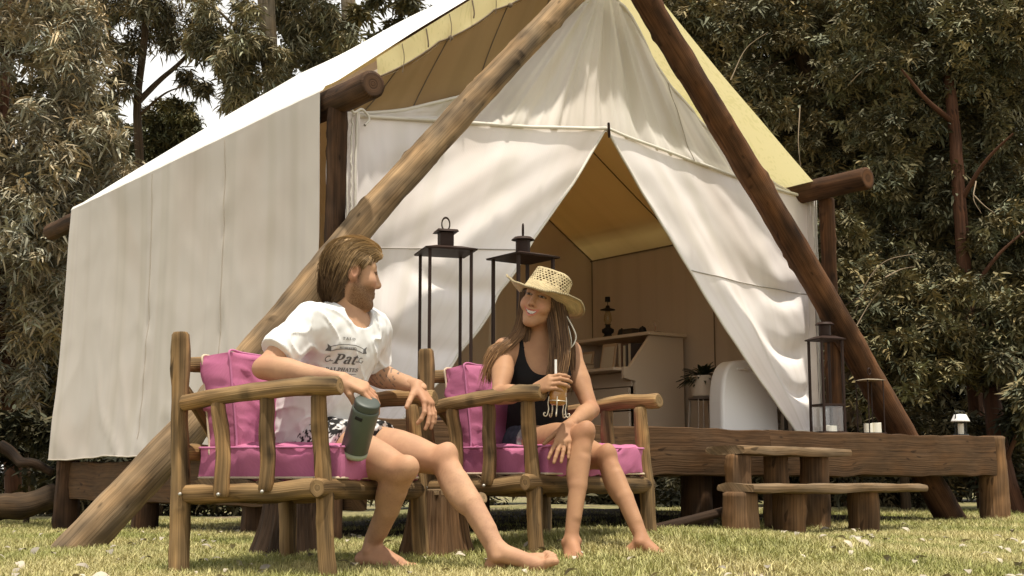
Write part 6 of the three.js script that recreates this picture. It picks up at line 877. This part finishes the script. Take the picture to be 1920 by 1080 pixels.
  TS.post = (x, y, z, d) => { d += 0.006 * noise(x * 16, y * 10, z * 16) + 0.003 * noise(x * 36, y * 24, z * 36); const c = (p, r, q, rq) => { const pa = V3(x, y, z).sub(p), ab = q.clone().sub(p), h = clamp(pa.dot(ab) / ab.lengthSq(), 0, 1); return pa.addScaledVector(ab, -h).length() - lerp(r, rq, h); };
    d = Math.max(d, -c(nk, 0.078, low, 0.045)); d = Math.max(d, -c(J.rs.clone().add(V3(-0.01, 0.02, 0)), 0.055, J.rs.clone().add(V3(-0.035, -0.05, 0.02)), 0.052)); d = Math.max(d, -c(J.ls.clone().add(V3(0.012, 0.02, 0)), 0.05, J.ls.clone().add(V3(0.035, -0.06, 0.02)), 0.05)); return Math.max(d, 0.455 + 0.012 * noise(x * 14, z * 14) - y); };
  part('tank_top', surface(TS, 0.0045, (x, y, z) => [0.012, 0.011, 0.011], 0.06), clothMat({ roughness: 0.85 }), t, true);
  const SH = new Sdf(); SH.cone(J.pelvis, J.pelvis.clone().add(V3(0, 0.03, 0)), 0.135, 0.125, 0.05).cone(J.rh, J.rh.clone().lerp(J.rk, 0.5), 0.09, 0.086, 0.05).cone(J.lh, J.lh.clone().lerp(J.lk, 0.5), 0.09, 0.086, 0.05);
  const kd = J.rk.clone().sub(J.rh).normalize(); SH.post = (x, y, z, d) => { const l = V3(x, y, z).sub(J.rh).dot(kd); return Math.max(d + 0.004 * noise(x * 30, y * 30, z * 30), l - 0.09 + 0.012 * noise(x * 40, y * 40, z * 40)); };
  part('shorts', surface(SH, 0.0045, (x, y, z) => { const k = 0.9 + 0.3 * noise(x * 60, y * 60, z * 60), l = V3(x, y, z).sub(J.rh).dot(kd), w = l > 0.078 ? 0.5 : 0; return [lerp(0.05, 0.5, w) * k, lerp(0.055, 0.47, w) * k, lerp(0.075, 0.44, w) * k]; }, 0.05), clothMat(), t, true);
  part('bracelet', new THREE.TorusGeometry(0.0265, 0.004, 8, 28).applyQuaternion(new THREE.Quaternion().setFromUnitVectors(V3(0, 0, 1), J.rw.clone().sub(J.re).normalize())).translate(...J.re.clone().lerp(J.rw, 0.60).toArray()), M.black, t, true);
  // long hair
  const sp = [], si = [], sc = [], HS = new Sdf(), e = (x, y, z, a, b, c, k = 0.02) => HS.ell(F.p(x * hs, y * hs, z * hs), [a, b, c], k, F.R);
  e(0, 0.04, -0.024, 0.082, 0.086, 0.096); e(0, -0.05, -0.06, 0.075, 0.11, 0.05); 
  for (const s of [-1, 1]) { HS.cone(F.p(0.066 * s, 0.06, 0.025), F.p(0.068 * s, -0.06, 0.0), 0.014, 0.016, 0.01); }
  HS.carve(F.p(0, -0.02, 0.10), [0.062, 0.125, 0.082], 0.012, F.R);
  const guides = [
    [[F.p(0.07, 0.02, 0.02), at(1052, 620, 5.19), at(1056, 665, 5.15), at(1050, 705, 5.14), at(1040, 735, 5.12)], 0.029, 418],
    [[F.p(0.072, 0.0, -0.03), at(1066, 640, 5.26), at(1068, 690, 5.25), at(1064, 735, 5.24)], 0.026, 198],
    [[F.p(0.055, -0.03, 0.01), at(1038, 640, 5.18), at(1036, 690, 5.15), at(1030, 725, 5.14)], 0.02, 176],
    [[F.p(-0.068, 0.02, 0.015), at(975, 620, 5.20), at(955, 645, 5.17), at(935, 662, 5.165), at(921, 690, 5.17), at(916, 720, 5.18)], 0.024, 418],
    [[F.p(-0.06, 0.0, -0.05), at(972, 640, 5.27), at(950, 645, 5.20), at(932, 655, 5.17), at(920, 680, 5.17)], 0.022, 286],
    [[F.p(-0.06, -0.02, 0.005), at(985, 640, 5.22), at(978, 680, 5.24), at(972, 700, 5.27)], 0.018, 132]];
  for (const [pts, r, n] of guides) { const cu = new THREE.CatmullRomCurve3(pts), m = 9; HS.chain(cu.getPoints(6), [0.85, 0.82, 0.78, 0.7, 0.58, 0.4, 0.15].map(k => k * r), 0.008);
    for (let q = 0; q < n; q++) { const o = V3(rr(-1, 1), rr(-1, 1) * 0.4, rr(-1, 1)), l = []; if (o.length() > 1) o.normalize(); const end = rr(0.75, 1.04); for (let i = 0; i < m; i++) { const tt = i / (m - 1) * end, p = cu.getPoint(Math.min(1, tt)); if (tt > 1) p.y -= (tt - 1) * 0.3; p.addScaledVector(o, r * lerp(1.05, 0.85, tt) * (1 + 0.25 * noise(q, tt * 3))); p.x += 0.005 * Math.sin(tt * 8 + q * 0.7) * tt; p.z += 0.004 * Math.sin(tt * 11 + q); if (pts[3].x < -0.02) p.addScaledVector(o, 0.02 * tt * tt); l.push(p); } const k = rr(0.5, 1.5), gold = smooth(0.75, 1.0, rnd()); strand(sp, si, sc, l, rr(0.0007, 0.0015), V3(0, 0, 1), [lerp(0.115, 0.25, gold) * k, lerp(0.062, 0.145, gold) * k, lerp(0.029, 0.066, gold) * k, 0.7, pts[3].x < -0.02 ? 2.4 : 1.25]); } }
  HS.post = (x, y, z, d) => { const [a, b, c] = HF.local(x, y, z); return Math.max(d + 0.002 * noise(x * 60, y * 9, z * 60), Math.min(b - 0.006, 9)); };
  part('hair', mergeGeometries([surface(HS, 0.0042, (x, y, z) => { const k = 0.8 + 0.5 * noise(x * 120, y * 8, z * 120); return [0.085 * k, 0.044 * k, 0.02 * k]; }, 0.03), geoOf(sp, si, null, sc)]), hairMat, t, true);
  // straw hat: open woven crown and a brim rolled up at the sides
  const strawA = texture(512, 512, (x, y) => { const a = Math.sin(x * 6.2832 * 60), b = Math.sin(y * 6.2832 * 26), k = 0.74 + 0.16 * a * b + 0.2 * tile(x, y, 30, 30, 3) + 0.15 * tile(x, y, 8, 8, 6); return [k * 0.80, k * 0.64, k * 0.36]; }, true);
  const strawB = texture(512, 256, (x, y) => 0.5 + 0.4 * Math.sin(x * 6.2832 * 60) * Math.sin(y * 6.2832 * 26) + 0.3 * tile(x, y, 40, 20, 3), false);
  const strawO = texture(1024, 256, (x, y) => { if (y < 0.30 || y > 0.74) return 1; const u = x * 34 + (Math.floor(y * 14) % 2) * 0.5, fx = u - Math.floor(u) - 0.5, fy = y * 14 - Math.floor(y * 14) - 0.5; return fx * fx * 1.6 + fy * fy * 1.3 + 0.2 * tile(x, y, 30, 9, 4) < 0.115 ? 0 : 1; }, false);
  const sm = (o) => new THREE.MeshPhysicalMaterial({ map: strawA, bumpMap: strawB, bumpScale: 0.004, roughness: 0.7, side: THREE.DoubleSide, ...o });
  const crownPt = (s, tt) => { const a = s * 6.2832, ov = 1 + 0.10 * Math.cos(2 * a); let r, y; if (tt < 0.72) { const k = tt / 0.72; r = lerp(rc, rc * 0.86, k); y = 0.105 * k; } else { const k = (tt - 0.72) / 0.28; r = rc * 0.86 * (Math.cos(k * 1.5708)); y = 0.105 + 0.018 * Math.sin(k * 1.5708) - 0.012 * smooth(0.5, 1, k); } const dent = 1 - 0.10 * Math.exp(-(((a - 2.1) / 0.4) ** 2)) * tt - 0.10 * Math.exp(-(((a - 1.0) / 0.4) ** 2)) * tt; return HF.p(Math.cos(a) * r / Math.sqrt(ov) * dent, y + 0.006 * Math.cos(2 * a) * tt, Math.sin(a) * r * Math.sqrt(ov) * dent); };
  const hat = part('straw_hat', sheet(80, 30, crownPt), sm({ alphaMap: strawO, transparent: true }), t, true); tag(hat, 'woven straw hat with a curled brim');
  const brimPt = (s, tt) => { const a = s * 6.2832, cx = Math.cos(a), sx = Math.sin(a), r = lerp(rc * 0.97, 0.170 + 0.004 * cx * cx, tt), curl = Math.pow(Math.abs(cx), 2.2) * 0.036 * Math.pow(tt, 2.0) - 0.022 * tt * sx * (sx > 0 ? 1 : 0.6) * Math.abs(sx) + 0.004 * noise(cx * 4, sx * 4, 3) * tt; const ov = 1 + 0.08 * Math.cos(2 * a); return HF.p(cx * r / Math.sqrt(ov), curl - 0.004, sx * r * Math.sqrt(ov)); };
  part('brim', sheet(100, 14, brimPt), sm(), hat, true);
  part('brim_edge', tube(Array.from({ length: 60 }, (_, i) => brimPt(i / 59, 1)), 0.0045, 6, 160), sm(), hat, true);
  part('hat_band', tube(Array.from({ length: 48 }, (_, i) => { const p = crownPt(i / 47, 0.02); return p; }), 0.0055, 6, 120), sm(), hat, true);
  part('chin_cord', tube([HF.p(0.075, 0.0, -0.03), at(1073, 612, 5.2), at(1080, 632, 5.2), at(1074, 648, 5.2), at(1066, 655, 5.21)], 0.003), M.welt, hat, true); part('chin_cord', tube([HF.p(0.07, 0.0, -0.02), at(1066, 615, 5.19), at(1071, 640, 5.19), at(1068, 660, 5.21)], 0.0025), M.welt, hat, true);
  // mate gourd with straw and curly stand
  const g = thing('gourd_cup', 'amber gourd cup with a white straw held in the woman\'s right hand', 'cup', cup, 0); g.rotation.z = -0.06;
  const amber = new THREE.MeshPhysicalMaterial({ color: new THREE.Color().setRGB(0.34, 0.15, 0.03), roughness: 0.25, clearcoat: 0.6 }), silver = new THREE.MeshStandardMaterial({ color: new THREE.Color().setRGB(0.6, 0.52, 0.4), metalness: 0.7, roughness: 0.35 });
  part('cup', new THREE.LatheGeometry([[0.001, -0.036], [0.02, -0.036], [0.03, -0.03], [0.034, -0.012], [0.032, 0.01], [0.0345, 0.03], [0.04, 0.044], [0.037, 0.044], [0.03, 0.028], [0.001, 0.026]].map(q => new THREE.Vector2(...q)), 36), amber, g);
  part('rim', new THREE.TorusGeometry(0.0385, 0.003, 8, 36).rotateX(Math.PI / 2).translate(0, 0.044, 0), new THREE.MeshPhysicalMaterial({ color: new THREE.Color().setRGB(0.2, 0.12, 0.04), roughness: 0.3 }), g);
  const stand = part('stand', new THREE.TorusGeometry(0.0335, 0.0025, 8, 30).rotateX(Math.PI / 2).translate(0, -0.02, 0), silver, g);
  for (let k = 0; k < 5; k++) { const a = k * 1.257 + 0.4, c = Math.cos(a), s = Math.sin(a); part('foot', tube([[0.033, -0.005], [0.036, -0.03], [0.033, -0.055], [0.04, -0.078], [0.05, -0.076], [0.049, -0.066], [0.043, -0.067]].map(([r, y]) => V3(c * r, y, s * r)), 0.0024), silver, stand); }
  part('straw', new THREE.CylinderGeometry(0.0045, 0.0045, 0.12, 12).rotateZ(0.06).translate(-0.012, 0.075, 0), new THREE.MeshStandardMaterial({ color: new THREE.Color().setRGB(0.85, 0.84, 0.8), roughness: 0.35 }), g);
}
renderer.render(scene, camera);
